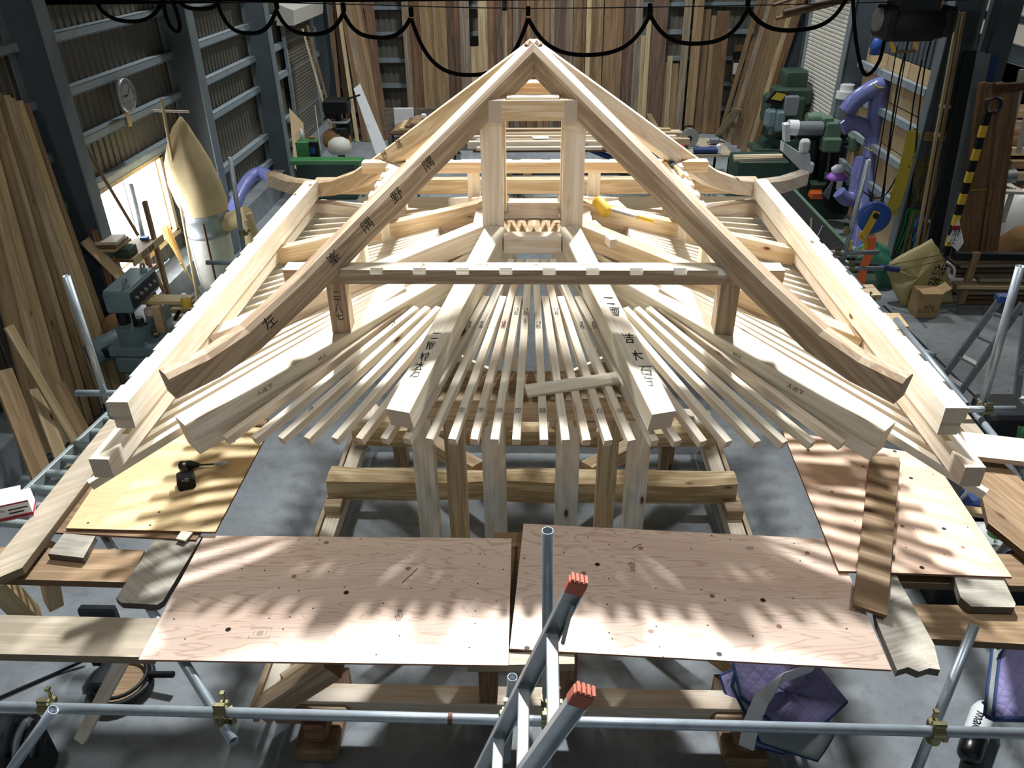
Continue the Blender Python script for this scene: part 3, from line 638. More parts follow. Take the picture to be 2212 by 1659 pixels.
plank('scaffold_plank', 'light worn plank at the front left edge, running under the plywood', 'plank', [(-200, 1408), (330, 1420), (360, 1336), (-160, 1325)], ZP-.02, .05, 'plank_grey')
plank('scaffold_plank', 'dark cracked plank with rounded end left of the front plywood', 'plank', [(250, 1292), (262, 1302), (340, 1306), (352, 1298), (437, 1158), (338, 1160)], ZP-.01+.012, .04, 'plank_weathered')
plank('offcut_block', 'short weathered offcut lying on the brown plank', 'offcut', [(103, 1196), (180, 1205), (206, 1158), (138, 1152)], ZP+.025, .04, 'plank_weathered')
plank('wood_chip', 'small pale wood chip by the corner of the yellow sheet', 'offcut', [(380, 1163), (400, 1168), (416, 1150), (392, 1146)], ZP+.03, .012, 'pine')
plank('board_offcut', 'long worn board lying across the right plywood sheet', 'board', [(1843, 1306), (1916, 1329), (1944, 988), (1880, 985)], ZP+.045, .022, 'plank_brown')
plank('scaffold_plank', 'weathered split plank with a ragged end at the right front corner', 'plank', [(1938, 1448), (1962, 1441), (1985, 1451), (2008, 1443), (2031, 1447), (2018, 1392), (1935, 1240), (1878, 1240), (1893, 1340)], [ZP+.0]*9, .045, 'plank_weathered')
plank('scaffold_plank', 'short weathered plank end poking out below the right plywood', 'plank', [(2098, 1310), (2192, 1312), (2194, 1304), (2155, 1225), (2055, 1225), (2075, 1290)], ZP+.004, .05, 'plank_weathered')
plank('scaffold_plank', 'tan plank running left to right below the right plywood sheet', 'plank', [(1930, 1258), (2300, 1268), (2290, 1200), (1920, 1190)], ZP-.05, .045, 'plank_brown')
plank('scaffold_plank', 'tan plank in front of the right quilt at the right edge', 'plank', [(1975, 1378), (2330, 1398), (2310, 1310), (1960, 1305)], ZP-.05, .045, 'plank_brown')
plank('scaffold_plank', 'brown plank along the right edge under the pale board', 'plank', [(2135, 1130), (2260, 1230), (2290, 1110), (2150, 985), (2100, 985)], ZP+.02, .045, 'plank_brown')
plank('board_offcut', 'pale clean board lying crosswise at the right edge', 'board', [(2101, 985), (2240, 1000), (2215, 948), (2076, 932)], ZP+.10, .035, 'pine_pink')
plank('scaffold_plank', 'long worn plank between the right eaves and the steel tube', 'plank', [(2090, 940), (2165, 985), (1925, 690), (1885, 690)], ZP+.02, .045, 'plank_grey')
plank('timber_batten', 'grey knotty batten leaning on the long plank at the right', 'batten', [(1952, 762), (1975, 758), (1918, 676), (1892, 673)], ZP+.16, .07, 'pine_grey')
plank('board_offcut', 'short pale board across the right tube by the green bag', 'board', [(1842, 640), (1905, 637), (1885, 614), (1822, 616)], ZP+.05, .05, 'pine_grey')
plank('board_offcut', 'short pale board behind the grey knotty batten', 'board', [(1900, 706), (1964, 705), (1942, 676), (1880, 676)], ZP+.03, .05, 'offcut')
plank('scaffold_plank', 'plank bridging the gap between the two front plywood sheets', 'plank', [(1010, 1437), (1241, 1434), (1241, 1414), (1020, 1405)], ZP-.016, .05, 'plank_grey')
plank('scaffold_plank', 'brown plank seen in the gap between the front sheets', 'plank', [(1045, 1405), (1130, 1405), (1135, 1150), (1066, 1150)], ZP-.07, .04, 'plank_brown')
def beam_px(name, label, cat, a, za, b, zb, w, h, mat, group=None, **kw):
    o = beam(None, name, aZ(*a, za), aZ(*b, zb), w, h, MAT[mat], **kw); return tag(o, label, cat, group)
beam_px('batten', 'pinkish batten propped under the front left plank', 'batten', (165, 1588), .75, (270, 1385), 1.83, .05, .07, 'pine_pink')
beam_px('timber_stub', 'pale squared stub at the left edge under the brown plank', 'timber', (66, 1318), .7, (-20, 1230), 1.5, .13, .13, 'offcut')
beam_px('timber_stub', 'pale stub standing under the left planks by the saw', 'timber', (110, 1290), .8, (90, 1200), 1.6, .1, .1, 'offcut')
beam_px('timber_stub', 'pale timber block showing between the left planks', 'timber', (110, 1170), 1.6, (70, 1150), 1.75, .1, .1, 'offcut')
beam_px('trestle_beam', 'rough timber rising under the front left plywood', 'timber', (552, 1520), .42, (705, 1420), .9, .15, .15, 'pine_old')
# board lying on the fanned rafters
bo = sheet('loose_board', [D(-.016, -1.585, 2.274), D(.5, -1.487, 2.24), D(.487, -1.415, 2.215), D(-.035, -1.509, 2.248)], .02, MAT['pine']); tag(bo, 'loose pale board lying across the middle rafters', 'board')
# ---- tubes
def clamp(par, p, ax, r=.0243):
    p = V(p); T, L = frame(p-V(ax)*.03, p+V(ax)*.03); m = MB()
    m.cyl((.03, 0, 0), r+.008, .055, 12, 0); m.box((.03, 0, r+.018), (.06, .03, .03), bev=.006); m.box((.03, r+.02, .0), (.045, .03, .04), bev=.006)
    m.cyl((.03, r+.026, r+.01), .007, .075, 6, 2); m.box((.03, r+.026, r+.045), (.02, .02, .014))
    return m.obj('clamp', MAT['clamp'], par, M.Translation(p-V(ax)*.03) @ T)
R_ = .0243
sf = thing('tube_scaffold', 'front scaffold of galvanised tubes clamped before the plywood', 'scaffold', aZ(1100, 1550, H-3.1))
ft0, ft1 = aZ(-60, 1525, H-3.1), aZ(2300, 1587, H-3.1)
pole(sf, 'tube', ft0, ft1, R_, MAT['steel'], 16)
pole(sf, 'tube', aZ(505, 1602, H-3.16), aZ(215, 1140, H-3.16), R_, MAT['steel'], 16)
pole(sf, 'tube', aY(1183, 1146, -2.9), aY(1182, 1750, -2.9), R_, MAT['steel_dull'], 16)
pole(sf, 'tube', aY(1107, 1462, -2.82), aY(1093, 1640, -2.82), R_, MAT['steel'], 14)
pole(sf, 'tube', aZ(2105, 1350, H-3.0), aZ(1965, 1700, H-3.65), R_, MAT['steel'], 16)
pole(sf, 'tube', aZ(115, 1533, H-3.06), aZ(-30, 1740, H-3.6), R_, MAT['steel'], 16)
fd = (ft1-ft0).normalized()
def on_front(x): return ft0+fd*((aZ(x, 1525+(x+60)*62/2360, H-3.1)-ft0).dot(fd))
for x in (478, 100, 2024, 1183, 1092, 1210): clamp(sf, on_front(x), fd)
MB().cyl((0, 0, 0), R_+.003, .02, 14, 0).obj('collar', MAT['rust'], sf, M.Translation(on_front(973)) @ frame(ft0, ft1)[0])
clamp(sf, aZ(480, 1560, H-3.16), (.4, -.6, 0)); clamp(sf, aY(1183, 1515, -2.9), (0, 0, 1)); clamp(sf, aZ(2018, 1590, H-3.15), (0, 0, 1))
# left scaffold
sl = thing('tube_scaffold', 'scaffold tubes standing left of the roof by the grey planer', 'scaffold', aZ(235, 880, 1.9))
yl = aZ(235, 872, 2.0).y
pole(sl, 'tube', aY(143, 596, yl), aY(246, 910, yl), R_, MAT['steel'], 14)
pole(sl, 'tube', aY(165, 849, yl), aY(330, 850, yl), R_, MAT['steel'], 14)
pole(sl, 'tube', aZ(338, 752, 2.0), aZ(430, 720, 2.0), R_, MAT['steel'], 14)
y2 = aZ(530, 570, 2.0).y
pole(sl, 'tube', aY(497, 340, y2), aY(534, 590, y2), R_, MAT['steel_dull'], 12)
pole(sl, 'tube', aY(446, 567, y2), aY(560, 568, y2), R_, MAT['steel_dull'], 12)
clamp(sl, aY(523, 503, y2), (0, 0, 1)); clamp(sl, aY(529, 560, y2), (0, 0, 1)); clamp(sl, aY(238, 872, yl), (0, 0, 1))
pole(sl, 'tube', aZ(282, 400, 1.9), aZ(330, 610, .9), .04, MAT['steel_dull'], 12)
# right scaffold
sr = thing('tube_scaffold', 'scaffold tubes right of the roof beside the green machine bed', 'scaffold', aZ(1850, 570, 1.9))
y3 = aZ(1822, 570, 1.95).y
pole(sr, 'tube', aY(1876, 345, y3), aY(1818, 575, y3), R_, MAT['steel'], 12)
pole(sr, 'tube', aY(1765, 545, y3), aY(1897, 545, y3), R_, MAT['steel_dull'], 12)
y4 = aZ(1830, 580, 1.95).y
pole(sr, 'tube', aY(1790, 579, y4), aY(1908, 580, y4), R_, MAT['steel_dull'], 12)
pole(sr, 'tube', aZ(1800, 555, 1.95), aZ(1865, 625, 1.95), R_, MAT['steel'], 12); pole(sr, 'tube', aZ(1880, 655, 1.92), aZ(1925, 700, 1.92), R_, MAT['steel'], 12)
for p, ax in ((aY(1830, 498, y3), (0, 0, 1)), (aY(1808, 545, y3), (1, 0, 0)), (aY(1838, 580, y4), (1, 0, 0)), (aZ(1812, 558, 1.95), (.6, -.8, 0)), (aZ(1882, 652, 1.95), (1, 0, 0))): clamp(sr, p, ax)
s2 = thing('tube_scaffold', 'scaffold upright and rails at the right edge by the step ladder', 'scaffold', aZ(2120, 880, 1.95))
y5 = aZ(2120, 882, 1.98).y
pole(s2, 'tube', aY(2204, 575, y5), aY(2113, 905, y5), R_*1.12, MAT['steel'], 14)
pole(s2, 'tube', aY(2060, 884, y5-.05), aY(2192, 884, y5-.05), R_, MAT['steel'], 14)
pole(s2, 'tube', aZ(2105, 890, 1.92), aZ(2290, 1120, 1.92), R_, MAT['steel'], 14)
pole(s2, 'tube', aZ(1955, 745, 1.85), aZ(2020, 768, 1.85), R_, MAT['steel'], 14)
pole(s2, 'tube', aZ(2090, 875, 1.97), aZ(1935, 690, 1.97), R_, MAT['steel'], 14)
pole(s2, 'tube', aZ(2300, 1020, 1.85), aZ(2145, 1215, 1.5), R_, MAT['steel'], 14)
clamp(s2, aY(2121, 876, y5), (0, 0, 1)); clamp(s2, aY(2132, 886, y5-.05), (1, 0, 0))
# ---- ladder leaning up in front
la = thing('aluminium_ladder', 'aluminium ladder with brick red end caps rising in front', 'ladder', aY(1100, 1600, -3.7))
YF, YN = -3.66, -4.02
far0, far1 = aY(1243, 1262, YF), aY(985, 1770, YF)
nea0, nea1 = aY(1253, 1500, YN), aY(1000, 1850, YN)
def channel(par, name, p0, p1, w, d, mat, flip=1):
    T, L = frame(p0, p1, (0, 1, 0)); m = MB()
    m.box((L/2, 0, 0), (L, w, .004)); m.box((L/2, w/2, flip*d/2), (L, .004, d)); m.box((L/2, -w/2, flip*d/2), (L, .004, d))
    return m.obj(name, MAT[mat], par, M.Translation(V(p0)) @ T)
channel(la, 'side_rail', far0, far1, .05, .022, 'alu_dull', -1); channel(la, 'side_rail', nea0, nea1, .05, .022, 'alu', -1)
for (p0, p1) in ((far0, far1), (nea0, nea1)):
    T, L = frame(p0, p1, (0, 1, 0)); m = MB().box((-.002, 0, -.008), (.05, .056, .032), bev=.004)
    for k in range(4): m.box((-.03, -.02+.0135*k, -.008), (.012, .008, .03))
    m.obj('end_cap', MAT['brick_rubber'], la, M.Translation(V(p0)) @ T)
for t in (.16, .37, .58, .8, 1.0):
    a = far0.lerp(far1, t); q = (nea1-nea0).normalized(); b_ = nea0+q*max(0.02, (a-nea0).dot(q)); b_ = V((a.x, YN, a.z))
    beam(la, 'rung', a, b_, .036, .028, MAT['alu'], top=False, b=.003)
beam(la, 'stay', far0.lerp(far1, .05)+V((.012, -.02, 0)), far0.lerp(far1, .16)+V((.03, -.05, 0)), .014, .006, MAT['alu_dull'], top=False)
# ---- things on the deck
t = thing('cordless_driver', 'black cordless impact driver with socket bit on the yellow plywood', 'power tool', aZ(405, 1040, ZP+.03))
zz = ZP+.03
p0, p1 = aZ(388, 1006, zz+.035), aZ(430, 1004, zz+.035); T, L = frame(p0, p1)
MB().lathe([(0, 0), (.026, .0), (.032, .015), (.032, .07), (.026, .085), (.018, .11), (.012, .125)], 14, mat=M.Rotation(math.pi/2, 4, 'Y')).obj('motor_housing', MAT['black'], t, M.Translation(p0) @ T)
MB().cyl((.04, 0, 0), .0335, .02, 14, 0).obj('gold_band', MAT['clamp'], t, M.Translation(p0) @ T)
MB().cyl((.19, 0, 0), .006, .14, 8, 0).obj('bit_shaft', MAT['dark_steel'], t, M.Translation(p0) @ T)
MB().lathe([(.009, .22), (.012, .225), (.012, .255), (.015, .26), (.015, .305), (.010, .307)], 12, mat=M.Rotation(math.pi/2, 4, 'Y')).obj('socket', MAT['alu'], t, M.Translation(p0) @ T)
h0, h1 = aZ(398, 1010, zz+.035), aZ(402, 1030, zz+.03); beam(t, 'grip', h0, h1, .042, .034, MAT['black'], top=False, b=.012)
q0, q1 = aZ(401, 1027, zz+.04), aZ(403, 1048, zz+.04); ba = beam(t, 'battery', q0, q1, .105, .07, MAT['black'], top=False, b=.01)
ink(ba, '18V\nLi-ion', aZ(402, 1037, zz+.078), (1, 0, 0), (0, 1, .0), .02, MAT['white'])
t = thing('parts_box', 'white carton box with dark red stripe at the left edge of the deck', 'box', aZ(35, 1120, ZP+.07))
a, b_ = aZ(2, 1128, ZP+.06), aZ(74, 1112, ZP+.06); T, L = frame(a, b_); Tm = M.Translation(a) @ T
MB().box((L/2, .055, .06), (L, .12, .12)).obj('carton', MAT['paper'], t, Tm)
MB().box((L/2, -.006, .018), (L+.002, .002, .02)).obj('stripe', MAT['crimson'], t, Tm); MB().box((L/2, -.006, .112), (L+.002, .002, .008)).obj('stripe', MAT['crimson'], t, Tm)
MB().box((L+.001, .055, .018), (.002, .12, .02)).obj('stripe', MAT['crimson'], t, Tm)
ink(t, 'No  ▬▬▬▬\n   ▬▬▬', a+T.to_3x3() @ V((L*.5, -.007, .065)), T.col[0][:3], T.col[2][:3], .026)
sheet('box_flap', [a+T.to_3x3() @ V(q) for q in ((-.02, 0, .12), (L*.8, 0, .12), (L*.8, .09, .17), (-.02, .09, .17))], .002, MAT['paper'], t)
t = tag(MB().box((0, 0, .03), (.11, .1, .06), bev=.012).obj('cardboard_scrap', MAT['carton'], None, M.Translation(aZ(10, 1110, ZP+.06))), 'crumpled tan cardboard scrap left of the red striped box', 'cardboard')
# mallet, plane iron and offcuts up on the roof frame
t = thing('rubber_mallet', 'yellow headed mallet with a steel handle on the right beam', 'mallet', aY(1300, 450, .25))
ma, mb_ = aY(1290, 432, .12), aY(1312, 462, .02)
T, L = frame(ma, mb_); m = MB().lathe([(.0, 0), (.04, 0), (.046, .012), (.043, .06), (.046, L-.012), (.04, L), (0, L)], 16, mat=M.Rotation(math.pi/2, 4, 'Y')); m.obj('head', MAT['yellow'], t, M.Translation(ma) @ T)
hc = ma.lerp(mb_, .5); he = aY(1411, 478, .02)
pole(t, 'handle', hc, hc.lerp(he, .68), .011, MAT['alu'], 10, False); pole(t, 'grip', hc.lerp(he, .68), he, .016, MAT['yellow'], 10, False)
t = thing('chisel', 'wide black chisel with wooden handle lying on the right notched purlin', 'chisel', D(1.14, .75, 1.67))
ch0, ch1 = D(1.10, 1.06, 1.672), D(1.135, .62, 1.672); dd = ch1-ch0
beam(t, 'blade', ch0, ch0+dd*.42, .055, .012, MAT['dark_steel'], top=False, b=.003); pole(t, 'handle', ch0+dd*.4, ch1, .017, MAT['offcut'], 8, False)
beam(t, 'bevel', ch0-dd*.01+V((0, 0, .007)), ch0+dd*.08+V((0, 0, .007)), .05, .003, MAT['alu'], top=False)
tag(beam(None, 'offcut_block', D(.75, .55, 1.98), D(.62, .8, 1.92), .13, .13, P_), 'pale cube-like offcut block behind the mallet', 'offcut')
tag(beam(None, 'wedge_offcut', aY(1280, 485, -.1), aY(1325, 527, -.45), .045, .06, P_, top=False), 'pale batten offcut standing on the right beams below the mallet', 'offcut')
sq = thing('carpenter_square', 'steel square lying on the left base sill', 'square', aZ(780, 970, .5))
for (a, b_) in (((766, 967), (786, 971)), ((786, 971), (800, 952)), ((766, 967), (778, 955))):
    beam(sq, 'blade', aZ(*a, .46), aZ(*b_, .46), .03, .004, MAT['alu'])
# ================================================================ left side
ORD = ['first', 'second', 'third', 'fourth', 'fifth', 'sixth', 'seventh', 'eighth', 'ninth', 'tenth', 'eleventh', 'twelfth', 'thirteenth', 'fourteenth', 'fifteenth', 'sixteenth', 'seventeenth', 'eighteenth', 'nineteenth', 'twentieth', 'twenty-first', 'twenty-second', 'twenty-third', 'twenty-fourth', 'twenty-fifth', 'twenty-sixth', 'twenty-seventh', 'twenty-eighth', 'twenty-ninth', 'thirtieth', 'thirty-first', 'thirty-second', 'thirty-third', 'thirty-fourth', 'thirty-fifth', 'thirty-sixth', 'thirty-seventh', 'thirty-eighth', 'thirty-ninth', 'fortieth', 'forty-first', 'forty-second', 'forty-third', 'forty-fourth']
BD = ['board%d' % i for i in range(9)]
def lean(name, label, p0, p1, w, th, mat, group=None, face=(1, 0, 0)):
    o = beam(None, name, p0, p1, w, th, MAT[mat], top=False, up=face, b=.002); return tag(o, label, 'board', group)
# stack leaning on the left wall near the first column, front to back
for i, (xu, xl, w, mat) in enumerate([(-62, -30, .18, 'board2'), (-40, 2, .18, 'board4'), (-18, 32, .17, 'offcut'), (4, 62, .15, 'board2'), (22, 88, .1, 'board4'), (38, 110, .1, 'board2'), (54, 132, .12, 'pine_grey'), (66, 150, .1, 'board4'), (80, 170, .14, 'offcut'), (94, 186, .14, 'board2')]):
    yl = 980-14*i
    p1 = aX(xu-45, 170+6*i, -5.56); p0 = aX(xl+ (yl-600)*.34, yl, -5.18); p0.z = max(p0.z, .02)
    lean('leaning_board', '%s board from the left in the tall stack at the left edge' % ORD[i], p0, p1, w, .035, mat, 'tall boards leaning at the left edge', (1, -.25, 0))
for i, (a, b_, w, mat) in enumerate([((18, 705), (165, 960), .09, 'board4'), ((75, 840), (140, 1010), .14, 'board4'), ((118, 832), (200, 980), .2, 'board2'), ((2, 800), (95, 1040), .2, 'board2')]):
    lean('leaning_board', ['slender pale board leaning before the tall stack, left edge', 'short pinkish board end low before the tall left stack', 'short wide board with curved grain by the left tube', 'wide pale board leaning lowest at the left edge'][i], aX(*b_, -4.75), aX(*a, -5.05), w, .035, mat, 'short boards leaning at the left edge', (1, -.4, .2))
# roller track beside the grey plank
t = thing('roller_track', 'galvanised roller track between the leaning boards and the grey plank', 'conveyor', aZ(130, 1000, 1.8))
a, b_ = aZ(238, 884, 1.78), aZ(-70, 1170, 1.78); d = (b_-a).normalized(); sd = V((0, 0, 1)).cross(d)
beam(t, 'rail', a, b_, .03, .09, MAT['conveyor_grey']); beam(t, 'rail', a+sd*.3, b_+sd*.3, .03, .09, MAT['conveyor_grey'])
n = int((b_-a).length/.17)
for i in range(n):
    p = a+d*(.1+.17*i)-V((0, 0, .03)); pole(t, 'roller', p, p+sd*.3, .03, MAT['conveyor_grey'], 12, False)
# grey thicknesser
Tz = .86
c = aZ(230, 752, Tz); t = thing('thicknesser', 'blue grey planing machine with ring bolts beside the left wall', 'machine', (c.x+.45, c.y+.4, 0))
def bx(par, name, c0, d, mat, bev=.015): return MB().box((0, 0, 0), d, bev=bev).obj(name, MAT[mat], par, M.Translation(V(c0)))
e = aZ(440, 745, Tz); wd = e.x-c.x; dp = 1.0
bx(t, 'table', (c.x+wd/2, c.y+dp/2, Tz-.06), (wd, dp, .12), 'machine'); bx(t, 'base_casting', (c.x+wd/2, c.y+.32, Tz-.24), (wd-.02, .62, .26), 'machine', .05)
bx(t, 'stand', (c.x+wd/2, c.y+dp/2, .25), (wd*.8, dp*.8, .5), 'black')
h0, h1 = aZ(217, 633, 1.5), aZ(331, 583, 1.5); h2 = aZ(281, 628, 1.5)
hw, hl = h2.x-h0.x, h1.y-h0.y+.05; hc = V((h0.x+hw/2, h0.y+hl/2, 1.5))
bx(t, 'head', hc-V((0, 0, .13)), (hw, hl, .26), 'machine', .02); bx(t, 'head_lid', hc+V((0, .0, .004)), (hw-.03, hl-.04, .02), 'machine_light', .005)
for q in (-.32, .3): MB().cyl((0, 0, .02), .04, .04, 10).torus((0, 0, .07), .04, .014, 14, 6, 0).obj('eye_bolt', MAT['machine_light'], t, M.Translation(hc+V((hw*.28, q*hl, .01))))
pn = bx(t, 'control_panel', hc+V((hw/2+.004, 0, -.12)), (.012, hl*.9, .19), 'dark_steel', .003)
for q in range(5): MB().cyl((0, 0, 0), .018, .03, 10, 0).obj('knob', MAT['alu_dull'], t, M.Translation(hc+V((hw/2+.02, (q-2)*hl*.16, -.11))))
bx(t, 'name_plate', hc+V((hw/2+.006, hl*.3, -.2)), (.004, hl*.3, .04), 'white')
for (qx, qy) in ((-.2, -.3), (.3, -.38), (.25, .32)): MB().cyl((0, 0, 0), .07 if qx < 0 or qy > 0 else .02, .42, 14).obj('column', MAT['dark_steel'], t, M.Translation((hc.x+qx*hw, hc.y+qy*hl, 1.06)))
MB().prism([(-.35*hw, -hl*.5), (hw*.3, -hl*.55), (hw*.62, -hl*.2), (hw*.62, hl*.55), (-.35*hw, hl*.5)], .22).obj('bed_casting', MAT['machine'], t, M.Translation((hc.x, hc.y, Tz-.02)))
MB().cyl((0, 0, 0), .08, .03, 14).cyl((0, 0, .04), .05, .06, 12).obj('screw_base', MAT['dark_steel'], t, M.Translation((hc.x+hw*.45, hc.y-hl*.35, Tz+.22)))
mo = aZ(196, 768, .7); T, L = frame(mo, mo+V((.22, .5, 0))); MB().lathe([(0, 0), (.12, .0), (.15, .03), (.15, .42), (.12, .5), (0, .5)], 14, mat=M.Rotation(math.pi/2, 4, 'Y')).obj('motor', MAT['machine'], t, M.Translation(mo) @ T)
bx(t, 'motor_mount', mo+V((.16, .1, .02)), (.12, .2, .12), 'dark_steel')
tag(MB().lathe([(0, .0), (.17, .0), (.2, .05), (.17, .14), (.09, .2), (0, .21)], 12).obj('dust_sack', MAT['canvas'], None, M.Translation((mo.x+.05, mo.y+.62, .72))), 'crumpled tan sack on the motor behind the grey planer', 'sack')
wb = thing('wooden_block_stand', 'small pale wooden stand of stacked blocks on the grey planer table', 'block', aZ(352, 718, Tz))
o = aZ(352, 716, Tz)
bx(wb, 'upright', o+V((0, 0, .17)), (.1, .09, .34), 'offcut', .004); bx(wb, 'upright', o+V((-.12, .1, .14)), (.09, .2, .3), 'pine_pink', .004); bx(wb, 'top_board', o+V((.1, .12, .36)), (.55, .2, .045), 'offcut', .004)
for k in range(3): bx(wb, 'slat', o+V((.2, .22, .07+.1*k)), (.3, .06, .06), 'offcut', .004)
t = thing('spray_bottle', 'bottle of yellow liquid on the stand by the planer', 'bottle', aZ(404, 662, 1.2)); o = aZ(404, 664, 1.2)
MB().lathe([(0, 0), (.05, 0), (.055, .02), (.055, .1), (.03, .13)], 12).obj('liquid_bottle', MAT['yellow'], t, M.Translation(o)); MB().lathe([(.03, .13), (.025, .17), (0, .17)], 10).obj('cap', MAT['white'], t, M.Translation(o))
tag(beam(None, 'loose_block', aZ(400, 700, 1.0), aZ(455, 690, 1.0), .3, .1, MAT['plank_brown']), 'brown block on the planer table right of the stand', 'block')
tag(beam(None, 'wood_slab', aZ(425, 665, 1.05), aZ(500, 640, 1.05), .34, .03, MAT['redwood']), 'dark red slab leaning behind the left notched eaves beam', 'board')
t = thing('spanner', 'chrome spanner lying on the grey planer table', 'spanner', aZ(375, 722, Tz)); a, b_ = aZ(365, 727, Tz+.01), aZ(388, 712, Tz+.01)
beam(t, 'shank', a, b_, .022, .01, MAT['alu']); MB().torus((0, 0, 0), .022, .009, 10, 5).obj('ring_end', MAT['alu'], t, M.Translation(b_)); MB().torus((0, 0, 0), .022, .009, 10, 5, arc=.75).obj('jaw', MAT['alu'], t, M.Translation(a))
o = aZ(335, 722, Tz+.03); t = thing('pipe_clamp', 'loose scaffold clamp lying on the grey planer table', 'clamp', o); clamp(t, o, (.7, .7, 0), .035)
tag(pole(None, 'file_handle', aZ(378, 690, 1.0), aZ(392, 662, 1.05), .022, MAT['black'], 8, False), 'black tool handle leaning on the wooden stand', 'tool')
tag(beam(None, 'timber_baulk', aZ(300, 850, .35), aZ(262, 880, .35), .5, .3, MAT['black']), 'dark crate in the shadow below the grey planer', 'crate')
# shelf in front of the window
t = thing('wooden_shelf', 'rough wooden shelf with lettered front before the window', 'shelf', aX(285, 560, -5.1)); sx = -5.15
a, b_ = aX(258, 562, sx), aX(316, 512, sx)
sh = beam(t, 'shelf_board', V((sx, a.y, a.z)), V((sx, b_.y, a.z)), .34, .03, MAT['plank_brown']); fr = beam(t, 'front_board', V((sx+.17, a.y, a.z+.02)), V((sx+.17, b_.y+.1, a.z+.02)), .025, .1, MAT['offcut'])
ink(fr, '部材 置場', V((sx+.184, (a.y+b_.y)/2, a.z-.03)), (0, 1, 0), (0, 0, 1), .085)
zs = a.z; ys = (a.y+b_.y)/2
beam(t, 'post', V((sx+.1, b_.y, 0)), V((sx+.1, b_.y, zs+.5)), .07, .05, MAT['plank_brown'], top=False, up=(1, 0, 0)); beam(t, 'post', V((sx-.2, a.y, 0)), V((sx-.2, a.y, zs+.4)), .07, .05, MAT['redwood'], top=False, up=(1, 0, 0))
beam(t, 'lower_board', V((sx-.1, a.y-.05, zs-.36)), V((sx-.1, b_.y, zs-.36)), .3, .03, MAT['redwood']); beam(t, 'side_board', V((sx-.3, a.y-.1, zs+.3)), V((sx+.1, a.y-.1, zs-.3)), .2, .02, MAT['ply_pale'], top=False)
for k in range(3): tag(beam(None, 'stacked_board', V((sx-.12+.02*k, a.y-.05, zs+.16+.045*k)), V((sx-.1, a.y+.36-.06*k, zs+.16+.045*k)), .26, .035, MAT[['offcut', 'plank_brown', 'pine'][k]]), ['lowest', 'middle', 'topmost'][k]+' of three short boards stacked on the window shelf', 'board', 'short boards on the window shelf')
tag(MB().box((0, 0, .06), (.2, .22, .12), bev=.01).obj('green_crate', MAT['green_dark'], None, M.Translation((sx+.02, a.y+.16, zs+.0))), 'dark green box on the shelf before the window', 'box')
tag(MB().box((0, 0, .02), (.1, .1, .035), bev=.012).obj('blue_cloth', MAT['blue'], None, M.Translation((sx-.0, b_.y-.05, zs))), 'folded blue cloth at the end of the window shelf', 'cloth')
tag(beam(None, 'prop_stick', aX(172, 296, -5.5), aX(298, 508, -5.2), .05, .04, MAT['plank_brown'], top=False), 'long stick leaning across the left of the window', 'stick')
tag(beam(None, 'prop_stick', aX(308, 545, -5.2), aX(356, 632, -5.0), .045, .03, MAT['redwood'], top=False), 'reddish batten leaning below the window beside the shelf', 'stick')
# broom
t = thing('broom', 'straw broom standing head up against the window', 'broom', aX(430, 620, -5.3)); a, b_, c = aX(352, 484, -5.45), aX(400, 583, -5.35), aX(444, 652, -5.25)
pole(t, 'handle', b_.lerp(c, -.2), c, .016, MAT['bamboo'], 8, False)
T, L = frame(b_, a); m = MB(); rnd = random.Random(3)
for k in range(90):
    g = rnd.uniform(0, 6.28); r0 = rnd.uniform(0, .02); r1 = rnd.uniform(.02, .13); l = L*rnd.uniform(.85, 1.05)
    p0 = V((0, r0*math.cos(g), r0*math.sin(g)*.6)); p1 = V((l, r1*math.cos(g), r1*math.sin(g)*.5)); m.tube([p0, p0.lerp(p1, .5)+V((0, 0, .004)), p1], [.006, .006, .003], 4, 0, True, False)
tag(m.obj('bristles', MAT['straw'], t, M.Translation(b_) @ T), kind='stuff'); MB().cyl((0, 0, 0), .028, .05, 10, 0).obj('binding', MAT['bamboo'], t, M.Translation(b_) @ T)
# dust collector
YD = aX(430, 500, -5.05).y
def dz(px, py): return aY(px, py, YD)
t = thing('dust_collector', 'dust collector with a swollen tan cloth bag beside the window', 'dust collector', dz(470, 640))
prof = []; cx0 = dz(438, 452)
for (ly, ry, y) in ((388, 392, 252), (372, 408, 275), (362, 430, 310), (360, 455, 350), (370, 476, 395), (385, 487, 435), (396, 488, 455)):
    prof.append((max(.01, (dz(ry, y)-dz(ly, y)).length/2), dz((ly+ry)/2, y)))
R = []
for i, (r, c) in enumerate(prof[::-1]):
    ring = []
    for k in range(28):
        g = 2*math.pi*k/28; q = r*(1+.11*math.sin(g*6+i*.5)*(i/6)**1.3+.05*math.sin(g*3-i)); ring.append(c+V((q*math.cos(g), q*math.sin(g), 0)))
    R.append(ring)
MB().loft(R, 0, True, True).obj('filter_bag', MAT['cloth_tan'], t)
c0, c1 = dz(440, 455), dz(462, 522); rr = prof[-1][0]
MB().lathe([(rr*.96, c0.z), (rr*1.02, c0.z-.02), (rr*1.02, c0.z-.1), (rr*.96, c0.z-.12), (rr*.96, c0.z-.3), (rr*1.03, c0.z-.32), (rr*.96, c0.z-.36)][::-1], 24).obj('metal_drum', MAT['alu_dull'], t, M.Translation((c0.x, YD, 0)))
MB().lathe([(rr*.96, c0.z-.36), (rr*.95, c0.z-.6), (rr*.9, .35), (rr*.85, .1), (0, .08)][::-1], 20).obj('waste_bag', MAT['white_wall'], t, M.Translation((c0.x, YD, 0)))
